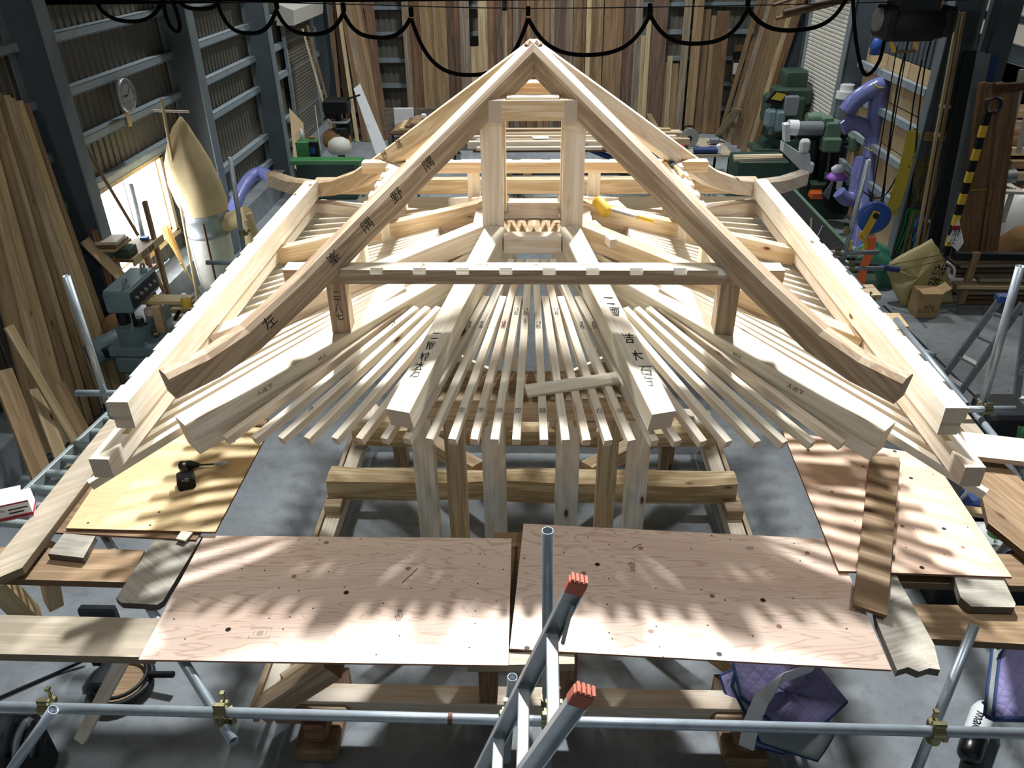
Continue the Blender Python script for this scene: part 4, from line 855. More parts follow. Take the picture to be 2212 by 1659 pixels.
pole(t, 'inlet_pipe', (c0.x+rr*.8, YD, c0.z-.2), (c0.x+rr+.35, YD-.02, c0.z-.05), .13, MAT['cloth_tan'], 14, False); pole(t, 'inlet_pipe', (c0.x+rr+.28, YD-.02, c0.z-.05), (c0.x+rr+.45, YD-.1, .3), .12, MAT['cloth_tan'], 14, False)
pole(t, 'frame_post', (c0.x-rr*.9, YD-rr*.8, 0), dz(365, 205)+V((0, -rr*.8, 0)), .02, MAT['offcut'], 6, False)
a, b_ = dz(350, 229), dz(404, 243); beam(t, 'hanging_bar', a+V((0, -.3, 0)), b_+V((0, .05, 0)), .05, .03, MAT['pine'], top=False)
pole(t, 'leg', (c0.x+rr*.3, YD-rr*1.02, 0), (c0.x+rr*.3, YD-rr*1.02, c0.z-.1), .018, MAT['rust'], 6, False)
def hose(name, label, pts, r, mat='hose', parent=None):
    P = [V(p) for p in pts]; out = []
    for i in range(len(P)-1):
        a, b, c, d = P[max(i-1, 0)], P[i], P[i+1], P[min(i+2, len(P)-1)]
        for k in range(14):
            q = k/14; out.append(.5*((2*b)+(-a+c)*q+(2*a-5*b+4*c-d)*q*q+(-a+3*b-3*c+d)*q*q*q))
    out.append(P[-1]); c0 = out[0]
    o = MB().tube([p-c0 for p in out], [r*(1 if k % 2 else .94) for k in range(len(out))], 14).obj(name, MAT[mat], parent, M.Translation(c0))
    return tag(o, label, 'hose') if label else o
hose('suction_hose', 'blue ribbed suction hose rising behind the left scaffold upright', [aX(505, 450, -5.0), aX(520, 415, -5.0), aX(540, 385, -4.95), aX(565, 374, -4.8), aX(600, 392, -4.4), aX(650, 410, -4.0)], .11)
# clock on a board
t = thing('wall_clock', 'round white wall clock on a strip of wood on the left wall', 'clock', aX(272, 205, -5.6))
c = aX(273, 206, -5.56); r = .215
beam(t, 'mounting_board', aX(257, 171, -5.64), aX(281, 273, -5.64), .09, .02, MAT['offcut'], top=False, up=(1, 0, 0))
Tc = M.Translation(c) @ M(((0, 0, 1), (1, 0, 0), (0, 1, 0))).to_4x4()
MB().lathe([(0, -.03), (r, -.03), (r*1.02, -.01), (r*1.02, .025), (r*.93, .03), (r*.92, .018), (r*.9, .018)], 30).obj('rim', MAT['alu_dull'], t, Tc)
di = MB().cyl((0, 0, .012), r*.92, .008, 30).obj('dial', MAT['paper'], t, Tc)
for k in range(12):
    g = math.radians(90-30*(k+1)); ink(di, str(k+1), c+V((.018, r*.74*math.cos(g), r*.74*math.sin(g))), (0, 1, 0), (0, 0, 1), .05)
for ang, l, w in ((-150+360*0-(-150)+ (90-270-5), .5, .016), (90-45, .72, .01)):
    g = math.radians(ang); beam(di, 'hand', c+V((.02, 0, 0)), c+V((.02, r*l*math.cos(g), r*l*math.sin(g))), w, .004, MAT['black'], top=False, up=(1, 0, 0))
MB().box((0, -.08, .018), (.11, .05, .006)).obj('date_window', MAT['grey_plastic'], t, Tc)
# far left: conveyor, sander, drill press, sheets, poles
def conveyor(name, label, a, b_, w, mat, rmat, pitch=.11, leg=True):
    t = thing(name, label, 'conveyor', a); d = (b_-a); L = d.length; d.normalize(); s = V((0, 0, 1)).cross(d)
    for q in (0, w): beam(t, 'rail', a+s*q, b_+s*q, .04, .1, MAT[mat])
    for i in range(int(L/pitch)):
        p = a+d*(pitch*(i+.5))-V((0, 0, .02)); pole(t, 'roller', p+s*.02, p+s*(w-.02), .028, MAT[rmat], 10, False)
    if leg:
        for q in (0, w):
            for f in (.08, .92): p = a.lerp(b_, f)+s*q; beam(t, 'leg', p-V((0, 0, .1)), V((p.x, p.y, 0)), .05, .05, MAT[mat], top=False, up=(0, 1, 0))
    return t
conveyor('roller_conveyor', 'lime green roller conveyor along the left behind the dust collector', aZ(625, 460, .8), aZ(500, 625, .8), .42, 'green_lime', 'steel', .13)
conveyor('roller_conveyor', 'dark green roller table with steel rollers by the sander', aZ(815, 335, .85), aZ(775, 372, .85), .85, 'green', 'dark_steel', .11)
o = aZ(690, 385, .3); t = thing('drum_sander', 'green machine with a small lit screen beside the roller table', 'machine', (o.x, o.y, 0))
zb = aY(672, 345, o.y).z
bx(t, 'body', (o.x-.15, o.y, zb+.2), (.42, .36, .42), 'green'); bx(t, 'pedestal', (o.x, o.y, zb/2), (.3, .3, zb), 'green_dark'); sc = bx(t, 'screen', (o.x+.0, o.y-.185, zb+.24), (.1, .01, .14), 'blue', .002); bx(t, 'control_box', (o.x+.02, o.y-.15, zb+.24), (.2, .08, .34), 'black', .01)
bx(t, 'table', (o.x+.35, o.y-.5, .8), (1.5, .3, .1), 'green'); bx(t, 'frame', (o.x+.3, o.y-.4, .38), (1.2, .3, .74), 'green_dark')
t = thing('spray_can', 'white spray can standing on the green machine', 'can', (o.x-.25, o.y, zb+.41)); MB().lathe([(0, 0), (.035, 0), (.035, .18), (.02, .2), (.02, .23), (0, .23)], 12).obj('can_body', MAT['plastic_white'], t, M.Translation((o.x-.25, o.y, zb+.41)))
tag(MB().box((0, 0, .03), (.12, .1, .06)).obj('wood_block', MAT['plank_brown'], None, M.Translation((o.x-.05, o.y+.05, zb+.41))), 'small brown block on the green machine behind the can', 'block')
lean('plywood_sheet', 'pale plywood sheet leaning by the left roller shutter', aX(652, 378, -5.25), aX(640, 250, -5.5), .62, .015, 'ply_pale', None, (1, -.3, 0))
lean('leaning_pole', 'long pale pole crossing the left roller shutter', aX(732, 338, -4.6), aX(653, 62, -5.3), .05, .04, 'pine_grey'); lean('leaning_pole', 'long brown board leaning across the left roller shutter', aX(738, 335, -4.55), aX(664, 55, -5.2), .11, .03, 'board6')
tag(pole(None, 'chain', aX(697, 360, -5.1), aX(680, 228, -5.3), .016, MAT['alu_dull'], 6, False), 'thin steel chain hanging by the left roller shutter', 'chain')
o = aZ(735, 335, .0); o = aZ(742, 372, 0)
t = thing('drill_press', 'black drill press with crank handle before the left boards', 'machine', o); q = lambda px, py: aY(px, py, o.y)
pole(t, 'column', V((o.x, o.y, 0)), q(728, 215), .07, MAT['dark_steel'], 12, False)
bx(t, 'head', q(728, 228), (.55, .45, .3), 'black', .04); bx(t, 'motor', q(715, 240), (.3, .3, .3), 'dark_steel', .06); bx(t, 'table', q(735, 262), (.4, .35, .05), 'alu_dull')
MB().cyl((0, 0, 0), .16, .1, 18, 1).obj('handwheel', MAT['dark_steel'], t, M.Translation(q(745, 275))); pole(t, 'crank_arm', q(745, 215), q(778, 205), .02, MAT['black'], 8, False); bx(t, 'gear_box', q(740, 285), (.3, .3, .24), 'dark_steel', .03)
bx(t, 'base', (o.x, o.y, .06), (.6, .5, .12), 'dark_steel')
tag(MB().lathe([(0, 0), (.22, 0), (.28, .1), (.24, .25), (.12, .33), (0, .34)], 14).obj('cloth_heap', MAT['white_wall'], None, M.Translation(aZ(735, 330, .55))), 'heap of white cloth under the drill press', 'cloth'); tag(MB().lathe([(0, 0), (.3, 0), (.34, .12), (.28, .3), (.1, .38), (0, .38)], 14).obj('canvas_heap', MAT['canvas'], None, M.Translation(aZ(722, 322, .6)+V((0, .35, 0)))), 'heap of brown canvas behind the white cloth', 'cloth')
o1 = sheet('white_board', [aX(812, 336, -3.8), aX(836, 322, -3.55), aX(780, 180, -4.0), aX(763, 192, -4.2)], .02, MAT['white'])
tag(o1, 'white panel board leaning among the left rear boards', 'panel')
# ================================================================ back wall
YW = YB-.4
def wallb(i, xl, xr, yt, col, k, gname, tiltx=0, yb=None, lab=None):
    yy = YW-.06*(k % 4)-.05; xc = (xl+xr)/2
    base = aY(xc, 245 if yb is None else yb, yy-.35); base.z = .0 if yb is None else 0
    topp = aY(xc+tiltx, 2, yy)
    zt = 4.9 if yt <= 4 else aY(xc, yt, yy).z
    w = abs(aY(xr, 150, yy).x-aY(xl, 150, yy).x)
    p0 = V((aY(xc, 150, yy).x, yy-.35, .01)); p1 = V((p0.x+tiltx, yy, zt))
    return lean('upright_board', lab, p0, p1, w*.985, .03, col, gname, (0, -1, .1))
Z5 = lambda x: 740+x/2.99
rows = []
for (a, b_, yt, col) in [(415, 460, 0, 7), (460, 525, 0, 1), (525, 606, 0, 2), (606, 690, 0, 2), (690, 740, 0, 5), (740, 770, 0, 1), (770, 832, 0, 3), (820, 888, 300, 4), (886, 946, 5, 4), (946, 1000, 0, 1), (1000, 1040, 0, 5), (1036, 1070, 70, 4), (1068, 1105, 0, 1), (1105, 1150, 0, 3), (1150, 1190, 0, 1), (1190, 1238, 0, 0), (1238, 1300, 0, 2), (1300, 1340, 0, 0), (1340, 1372, 0, 3), (1372, 1432, 0, 5), (1432, 1482, 0, 7), (1482, 1540, 0, 0), (1540, 1562, 5, 1), (1562, 1592, 5, 4), (1592, 1668, 0, 2), (1672, 1795, 0, 0), (1745, 1792, 345, 4), (1800, 1842, 340, 2), (1796, 1868, 0, 5), (1866, 1912, 0, 3), (1912, 1945, 228, 4), (1940, 1972, 118, 4), (1985, 2040, 235, 2), (2000, 2035, 350, 4), (1972, 2070, 0, 5), (2060, 2094, 400, 2), (2092, 2125, 360, 4), (2128, 2168, 410, 2), (2165, 2212, 0, 7)]:
    rows.append((Z5(a), Z5(b_), yt/2.99, 'board%d' % col))
for (a, b_, yt, col) in [(38, 98, 0, 2), (62, 142, 360, 3), (100, 152, 60, 0), (153, 188, 100, 2), (188, 272, 70, 8)]:
    rows.append((1472+a/2.99, 1472+b_/2.99, yt/2.99, 'board%d' % col))
CN = ['tan', 'brown', 'pale tan', 'grey', 'cream', 'dark brown', 'golden', 'grey brown', 'reddish']
ft, fs_ = 0, 0
for k, (a, b_, yt, col) in enumerate(rows):
    cn = CN[int(col[-1])]
    if yt <= 4: lab = '%s tall board, %s from the left of the tall back wall boards' % (cn, ORD[ft]); ft += 1
    else: lab = '%s short board, %s from the left of the short back wall boards' % (cn, ORD[fs_]); fs_ += 1
    wallb(k, a, b_, yt, col, k if yt <= 4 else k % 2+4, 'boards standing along the back wall', lab=lab)
# boards slanting in the left and right rear corners
for i, (xb, xt, w, col, dpt) in enumerate([(735, 712, .1, 8, -.3), (752, 722, .12, 1, -.2), (766, 728, .1, 4, -.6), (784, 738, .14, 6, -.5), (794, 746, .12, 7, -.45), (802, 754, .11, 2, -.4), (810, 762, .12, 0, -.35), (818, 770, .12, 2, -.3), (826, 776, .1, 8, -.25), (832, 790, .16, 1, -.2), (824, 800, .14, 8, .1)]):
    p0 = aZ(xb+8, 292, 0); p0 = V((p0.x, YW-.9+dpt*.6, .01)); p0.x = aY(xb, 250, p0.y).x; p1 = aY(xt, 0, YW-.3+dpt*.4)
    lean('slanting_board', '%s board from the left in the fan of boards in the left rear corner' % ORD[i], p0, p1+(p1-p0)*.12, w, .03, 'board%d' % col, 'boards fanned in the left rear corner', (.3, -1, .1))
for i, (xb, yb, xt, w, col) in enumerate([(1556, 292, 1640, .12, 2), (1567, 302, 1652, .1, 0), (1574, 306, 1664, .12, 7), (1585, 312, 1677, .16, 0), (1597, 320, 1690, .14, 2), (1606, 326, 1702, .16, 2), (1616, 332, 1716, .11, 4), (1624, 336, 1726, .1, 6), (1630, 330, 1736, .08, 8)]):
    p0 = aZ(xb, yb, .01); p1 = aY(xt, 0, 15.2+.15*i)
    if p1.x > 5.35+.05*i: p1 = aX(xt, 0, 5.35+.05*i)
    lean('slanting_board', '%s board from the left in the slanting stack in the right rear corner' % ORD[i], p0, p1+(p1-p0)*.1, w, .035, 'board%d' % col, 'boards slanting in the right rear corner', (-.3, -1, .2))
for i, (a, b_) in enumerate([((1552, 294), (1594, 235)), ((1600, 300), (1620, 250))]): lean('short_board', ['short pale board at the foot of the right slanting stack', 'second short board at the foot of the right slanting stack'][i], aZ(*a, .02), aY(*b_, 15.0), .2, .03, 'board4', None, (0, -1, .2))
# switch board
t = thing('switch_board', 'brown panel with switches on the back wall at the right', 'switch board', aY(1595, 130, YB-.2)); q = lambda x, y: aY(x, y, YB-.22)
a, b_ = q(1577, 175), q(1610, 98); MB().box((0, 0, 0), (b_.x-a.x, .03, b_.z-a.z)).obj('back_panel', MAT['board8'], t, M.Translation((a+b_)/2)); bx(t, 'breaker', q(1592, 118)-V((0, .06, 0)), (.2, .08, .18), 'black', .01); bx(t, 'switch', q(1590, 148)-V((0, .06, 0)), (.18, .06, .28), 'white', .01)
# benches and the stacked lumber in front of the back wall
def table(name, label, a, b_, depth, z, mat='board1', lm='dark_steel'):
    t = thing(name, label, 'table', ((a.x+b_.x)/2, a.y, 0)); bx(t, 'top', ((a.x+b_.x)/2, a.y+depth/2, z-.025), (b_.x-a.x, depth, .05), mat, .004)
    for x in (a.x+.06, b_.x-.06):
        for y in (.06, depth-.06): bx(t, 'leg', (x, a.y+y, (z-.05)/2), (.05, .05, z-.05), lm, .003)
    return t
a, b_ = aZ(842, 288, .75), aZ(985, 288, .75); table('work_table', 'low work table piled with panels at the rear left', a, b_, 1.1, .75)
for k in range(4): tag(MB().box((0, 0, .025), ((b_.x-a.x)*(.9-.1*k), .9, .05), bev=.003).obj('flat_board', MAT[['plank_brown', 'offcut', 'board6', 'board2'][k]], None, M.Translation(((a.x+b_.x)/2+.06*k, a.y+.5, .75+.055*k))), ['lowest', 'second', 'third', 'topmost'][k]+' panel in the pile on the rear left table', 'panel', 'panels piled on the rear left table')
t = thing('hand_plane', 'blue handled tool lying on the panels at rear left', 'tool', (a.x+.9, a.y+.5, .97)); pole(t, 'tool_handle', (a.x+.8, a.y+.5, 1.08), (a.x+1.1, a.y+.35, 1.0), .03, MAT['blue_dark'], 8, False); bx(t, 'tool_body', (a.x+.78, a.y+.5, 1.04), (.16, .1, .1), 'white', .02)
t = thing('chair', 'white chair with a curved back behind the rear left table', 'chair', (a.x+.15, a.y+1.3, 0)); bx(t, 'seat_back', (a.x+.15, a.y+1.3, .82), (.5, .05, .5), 'white', .02); bx(t, 'seat', (a.x+.15, a.y+1.05, .5), (.48, .48, .05), 'white')
for dx in (-.2, .2):
    for dy in (.85, 1.28): bx(t, 'leg', (a.x+.15+dx, a.y+dy, .24), (.03, .03, .48), 'alu_dull')
a, b_ = aY(872, 258, a.y+1.4), aY(985, 258, a.y+1.4); tag(MB().box(((a.x+b_.x)/2, a.y, (a.z+.27)/2), (b_.x-a.x+.9, .04, a.z+.27)).obj('grey_board', MAT['board3'], None), 'grey board standing on edge behind the rear left table', 'board')
for i, (px, py) in enumerate([(1060, 338), (1440, 338)]):
    a = aZ(px, py, .5); t = thing('saw_horse', ['left wooden saw horse carrying the stacked lumber', 'right wooden saw horse carrying the stacked lumber'][i], 'trestle', V((a.x, a.y+1.2, 0)))
    beam(t, 'cross_beam', V((a.x, a.y, .72)), V((a.x, a.y+3.4, .72)), .12, .14, MAT['plank_brown'])
    for y in (.2, 3.2): beam(t, 'leg', V((a.x, a.y+y, .6)), V((a.x, a.y+y, 0)), .12, .12, MAT['plank_brown'], top=False, up=(0, 1, 0))
rnd = random.Random(5)
LB = [(333, .74, 1022, 1480, 'board1', .12, .12), (324, .86, 1030, 1300, 'pine', .1, .06), (318, .86, 1060, 1470, 'pine_pink', .12, .1), (309, .9, 1010, 1390, 'pine', .12, .08), (302, .9, 1040, 1490, 'pine_grey', .14, .07), (296, .95, 1030, 1440, 'offcut', .14, .05), (290, .95, 1050, 1460, 'pine_pink', .12, .06), (284, .95, 1010, 1420, 'pine', .1, .06), (279, .98, 1040, 1480, 'pine_grey', .16, .04), (274, .98, 1060, 1400, 'board1', .1, .05), (270, 1.0, 1020, 1450, 'offcut', .12, .04), (266, 1.0, 1080, 1470, 'pine', .1, .04), (261, 1.02, 1050, 1430, 'pine_pink', .12, .05)]
for i, (py, z, xa, xb, mat, w, h_) in enumerate(LB):
    p0, p1 = aZ(xa, py, z), aZ(xb, py-1, z); p0.z = p1.z = [.86, .92, .86, .94, .92, .91, .92, .85, .9, .91, .9, .83, .84][i]; h_ = p0.z-.79 if i != 1 else .06; p1.y = p0.y+rnd.uniform(-.04, .04)
    tag(beam(None, 'stacked_timber', p0, p1, w*1.2, h_, MAT[mat]), '%s timber from the front in the stack lying behind the roof' % ORD[i], 'timber', 'timbers lying on the rear saw horses')
tag(sheet('paper_sheet', [aZ(1155, 300, .935), aZ(1190, 299, .935), aZ(1182, 294, .935), aZ(1148, 295, .935)], .004, MAT['paper']), 'white sheet of paper on the lumber seen between the posts', 'paper')
tag(pole(None, 'tool_bar', aY(1240, 308, 11.6), aZ(1478, 407, .05), .06, MAT['blue_dark'], 10, False), 'dark blue bar tool poking past the right post', 'tool')
# rear deck and clutter beyond the roof
rs = thing('tube_scaffold', 'rear scaffold carrying the golden plank beyond the roof', 'scaffold', aZ(1150, 450, 1.8)); yr_ = aZ(1150, 450, 1.8).y
for x in (-2.2, 2.4):
    pole(rs, 'tube', (x, yr_-1.2, 1.82), (x, yr_+1.2, 1.82), R_, MAT['steel'], 10)
    for dy in (-1.0, 1.0): pole(rs, 'tube', (x+.05, yr_+dy, 0), (x+.05, yr_+dy, 1.95), R_, MAT['steel'], 10)
plank('scaffold_plank', 'golden plank of the rear deck seen behind the posts', 'plank', [(770, 455), (1660, 450), (1650, 424), (780, 426)], 1.95, .05, 'offcut')
plank('scaffold_plank', 'darker plank of the rear deck just before the golden one', 'plank', [(860, 492), (1560, 490), (1550, 466), (870, 468)], 1.9, .05, 'plank_brown')
tag(sheet('paper_sheet', [aZ(1112, 418, 2.0), aZ(1142, 418, 2.0), aZ(1138, 404, 2.0), aZ(1114, 404, 2.0)], .006, MAT['paper']), 'pad of white paper on the rear deck between the posts', 'paper')
tag(sheet('paper_sheet', [aZ(1185, 416, 2.0), aZ(1205, 416, 2.0), aZ(1208, 403, 2.0), aZ(1192, 404, 2.0)], .006, MAT['paper']), 'second white paper at the right on the rear deck', 'paper')
tag(MB().box((0, 0, .02), (.1, .06, .04), bev=.01).obj('tape_measure', MAT['black'], None, M.Translation(aZ(1152, 412, 1.96))), 'small black tape measure between the papers', 'tape measure')
m = MB(); o = aZ(1435, 425, 0)
for k in range(46):
    p = V((rnd.uniform(-1.0, 1.0), rnd.uniform(-.7, .7), rnd.uniform(.02, .3))); g = rnd.uniform(0, 3.14); l = rnd.uniform(.3, .8)
    m.tube([p, p+V((l*math.cos(g), l*math.sin(g), rnd.uniform(-.1, .15)))], .018, 4, 0, True, False)
tag(m.obj('scrap_wood_pile', MAT['plank_grey'], None, M.Translation(o)), 'pile of thin scrap sticks on the floor beyond the roof', 'scrap wood', None, 'stuff')
tag(MB().box((0, 0, .2), (.55, .5, .4), bev=.01).obj('carton_box', MAT['white_wall'], None, M.Translation(aZ(1352, 428, 0))), 'pale box on the floor beside the scrap sticks', 'box')
tag(MB().box((0, 0, .15), (.5, .3, .3), bev=.01).obj('wooden_crate', MAT['board8'], None, M.Translation(aZ(1360, 392, 0))), 'orange brown crate on the floor behind the scrap sticks', 'crate')
for i, (x, y) in enumerate([(1118, 395), (1135, 385), (1095, 380)]): tag(beam(None, 'timber_prop', aZ(x, y, .02), aZ(x+4, y-4, .75), .14, .14, MAT[['plank_brown', 'offcut', 'plank_grey'][i]], top=False, up=(0, 1, 0)), ['middle', 'right', 'left'][i]+' of three squared props standing behind the posts', 'timber', 'props behind the posts')
# ================================================================ right side
# long green machine bed with black belt
a, b_, c, d_ = aZ(1775, 575, .85), aZ(1866, 570, .85), aZ(1735, 395, .85), aZ(1655, 395, .85)
t = thing('edge_machine', 'long green machine bed with a black top along the right wall', 'machine', ((a.x+b_.x)/2, a.y+1, 0))
x0, x1, y0, y1 = a.x, b_.x+.05, a.y+.3, c.y
bx(t, 'bed', ((x0+x1)/2, (y0+y1)/2, .6), (x1-x0, y1-y0, .4), 'green_dark', .02); bx(t, 'pedestal', ((x0+x1)/2, (y0+y1)/2, .2), ((x1-x0)*.8, (y1-y0)*.8, .4), 'green_dark')
bx(t, 'belt', ((x0+x1)/2, (y0+y1)/2, .815), ((x1-x0)*.8, y1-y0-.1, .03), 'black', .01)
for x in (x0+.02, x1-.02): bx(t, 'side_rail', (x, (y0+y1)/2, .82), (.06, y1-y0, .06), 'green_grey', .01)
bx(t, 'end_cover', ((x0+x1)/2, a.y+.0, .62), (x1-x0+.1, .62, .42), 'green_grey', .06); bx(t, 'end_foot', ((x0+x1)/2, a.y, .2), (x1-x0, .5, .42), 'green_dark')
tag(beam(None, 'thin_batten', V((x0+.2, a.y+1.2, .87)), V((x0+.45, a.y+2.0, .87)), .03, .015, MAT['board8']), 'thin brown strip lying on the black machine bed', 'stick')
tag(beam(None, 'steel_rod', V((x0-.1, a.y+.3, .9)), V((x0+.35, a.y+1.2, 1.02)), .012, .012, MAT['alu']), 'bright thin rod sticking up off the green machine bed', 'rod')
tag(sheet('white_tray', [V((x0+.02, a.y+.12, .87)), V((x1-.25, a.y+.12, .87)), V((x1-.3, a.y+.5, .87)), V((x0+.12, a.y+.5, .87))], .02, MAT['paper']), 'white sheet on the near end of the green machine', 'sheet')
t2 = thing('screwdriver', 'black and white screwdriver lying on the white sheet', 'screwdriver', (x0+.4, a.y+.3, .9)); pole(t2, 'grip', (x0+.2, a.y+.28, .9), (x0+.42, a.y+.3, .9), .03, MAT['black'], 8, False); pole(t2, 'body', (x0+.42, a.y+.3, .9), (x0+.66, a.y+.31, .9), .035, MAT['plastic_white'], 8, False)
t2 = thing('grinder', 'dark angle grinder on the green end cover', 'power tool', (x0+.6, a.y-.1, .9)); pole(t2, 'body', (x0+.35, a.y-.1, .9), (x0+.7, a.y-.14, .9), .06, MAT['rubber'], 10, False); pole(t2, 'grip', (x0+.7, a.y-.14, .9), (x0+.98, a.y-.2, .88), .04, MAT['blue_dark'], 10, False); rope(t2, 'cord', [(x0+.3, a.y-.1, .9), (x0+.1, a.y-.2, .86), (x0+.0, a.y-.05, .86)], .01, MAT['black'])
# router head machine: rails, motor, white guard, columns
ym = aZ(1790, 420, .4).y; q = lambda px, py, dy=0: aY(px, py, ym+dy)
t = thing('router_machine', 'green router machine with a white guard and motors on steel columns', 'machine', aZ(1790, 420, 0))
for (px, pb) in ((1752, 400), (1772, 415), (1800, 400)): pole(t, 'column', (q(px, 400).x, ym, 0), q(px+8, 300), .085, MAT['dark_steel'], 12, False)
for (pa, pb, r) in (((1735, 310), (1845, 308), .05), ((1720, 296), (1830, 292), .05)): pole(t, 'slide_rail', q(*pa), q(*pb), r, MAT['dark_steel'], 12, False)
bx(t, 'carriage', q(1792, 310, -.1), (.34, .34, .26), 'green_grey', .03); bx(t, 'end_block', q(1842, 308, -.05), (.16, .3, .26), 'green_grey', .02); bx(t, 'head', q(1795, 278), (.3, .34, .3), 'green_grey', .03)
bx(t, 'knob_box', q(1785, 262), (.2, .24, .2), 'green_grey', .03)
pole(t, 'motor', q(1742, 258, .15), q(1775, 256, .15), .12, MAT['green_grey'], 16, False); pole(t, 'spindle_motor', q(1722, 277, -.05), q(1775, 277, -.05), .13, MAT['grey_plastic'], 16, False)
pole(t, 'motor_cap', q(1702, 275, -.05), q(1722, 276, -.05), .14, MAT['white'], 16, False)
bx(t, 'outlet', q(1812, 276), (.12, .2, .24), 'board8', .02)
def slab_px(par, name, pxs, dy, th, mat):
    P = [q(a, b, dy) for a, b in pxs]; c = sum(P, V())/len(P)
    return MB().loft([[p-c+V((0, -th/2, 0)) for p in P], [p-c+V((0, th/2, 0)) for p in P]], 0, False).obj(name, MAT[mat], par, M.Translation(c))
slab_px(t, 'guard', [(1690, 305), (1728, 330), (1745, 328), (1748, 350), (1742, 362), (1728, 366), (1688, 326)], -.3, .22, 'plastic_white')
slab_px(t, 'guard_lid', [(1692, 268), (1703, 266), (1704, 303), (1693, 304)], -.3, .2, 'plastic_white'); bx(t, 'gauge', q(1738, 315, -.35), (.18, .16, .24), 'white', .04); bx(t, 'clamp_knob', q(1750, 362, -.35), (.12, .12, .2), 'white', .05)
bx(t, 'base', (q(1770, 400).x, ym+.1, .35), (1.0, .8, .7), 'green_dark', .03); bx(t, 'counter', q(1735, 385, -.2), (.2, .25, .5), 'green_dark', .03); bx(t, 'orange_stop', q(1768, 420, -.45), (.35, .2, .14), 'orange', .03)
# control pendant
t = thing('control_pendant', 'black slanted control box with a white switch by the blue hose', 'control box', q(1800, 440, -.6))
slab_px(t, 'cabinet', [(1777, 420), (1800, 388), (1822, 390), (1818, 458), (1790, 455)], -.6, .3, 'black'); bx(t, 'switch', q(1813, 400, -.77), (.1, .04, .16), 'white', .01); slab_px(t, 'panel', [(1777, 420), (1798, 390), (1800, 392), (1790, 432)], -.76, .02, 'grey_plastic')
tag(MB().lathe([(0, 0), (.16, 0), (.2, .04), (.16, .08), (.1, .14), (0, .15)], 12).obj('cloth_bundle', MAT['purple'], None, M.Translation(q(1806, 388, -.6))), 'purple cloth bundle on top of the control box', 'cloth')
tag(MB().lathe([(0, 0), (.1, 0), (.12, .07), (.06, .13), (0, .14)], 9).obj('white_rag', MAT['white'], None, M.Translation(q(1806, 384, -.6)+V((0, 0, .1)))), 'white rag on the purple cloth bundle', 'cloth')
# dark green machine further back
ym = 12.6; t = thing('mortiser', 'dark green machine with a tilted yellow green screen', 'machine', (q(1690, 300).x, ym, 0))
bx(t, 'column', (q(1700, 290).x, ym+.2, 1.1), (.5, .5, 2.2), 'green_dark', .05); bx(t, 'head', q(1690, 235), (.8, .6, .6), 'green_dark', .05); bx(t, 'spindle', q(1664, 255, -.3), (.22, .3, .4), 'machine', .06); bx(t, 'spindle', q(1682, 260, -.35), (.2, .3, .45), 'machine', .06)
bx(t, 'display_box', q(1708, 205), (.8, .5, .34), 'green_dark', .04); slab_px(t, 'screen_hood', [(1650, 222), (1675, 196), (1704, 202), (1690, 226)], -.35, .05, 'black'); slab_px(t, 'screen', [(1666, 214), (1679, 200), (1698, 204), (1688, 218)], -.39, .02, 'screen_lime' if 'screen_lime' in MAT else 'yellow_sling')
bx(t, 'switch_box', q(1708, 228, -.4), (.3, .16, .4), 'grey_plastic', .02); bx(t, 'table', q(1680, 320), (1.2, .7, .12), 'green_dark'); bx(t, 'pedestal', (q(1680, 320).x, ym, .4), (.8, .5, .8), 'green_dark')
# transparent duct and blue hoses
yh = 10.2
t = thing('extract_duct', 'clear plastic duct with white collars before the right shutter', 'duct', aY(1825, 260, yh))
pole(t, 'pipe', aY(1814, 275, yh), aY(1826, 200, yh), .13, MAT['grey_plastic'], 16, False); pole(t, 'collar', aY(1824, 212, yh), aY(1827, 196, yh), .16, MAT['white'], 16, False); pole(t, 'collar', aY(1828, 196, yh), aY(1831, 182, yh), .13, MAT['white'], 16, False)
y = 8.9
h = hose('suction_hose', 'large blue hose hanging in a loop from the plywood wall', [aY(1827, 243, y), aY(1850, 215, y), aY(1885, 192, y), aY(1900, 190, y), aY(1895, 230, y), aY(1887, 300, y), aY(1878, 360, y-.1), aY(1870, 420, y-.3), aY(1862, 480, y-.6), aY(1850, 560, y-1.0)], .155)
hose('suction_hose', 'short blue hose running from the router to the hanging hose', [aY(1818, 278, y), aY(1840, 266, y), aY(1862, 270, y), aY(1880, 285, y)], .13)
hose('suction_hose', 'blue hose curling behind the black control box', [aY(1812, 415, y-.4), aY(1830, 432, y-.4), aY(1845, 420, y-.3), aY(1852, 380, y-.2), aY(1862, 340, y-.1)], .12)
for (a, b_) in (((1886, 181), (1908, 190)), ((1868, 318), (1895, 322))): rope(None, 'tie_string', [aY(a[0], a[1], y-.2), aY((a[0]+b_[0])/2, a[1]+8, y-.24), aY(b_[0], b_[1], y-.2)], .014, MAT['yellow_sling'])
for o, l in zip([o for o in bpy.data.objects if o.name.startswith('tie_string')], ('yellow string tied round the top bend of the blue hose', 'yellow string tied round the middle of the blue hose')): tag(o, l, 'string')
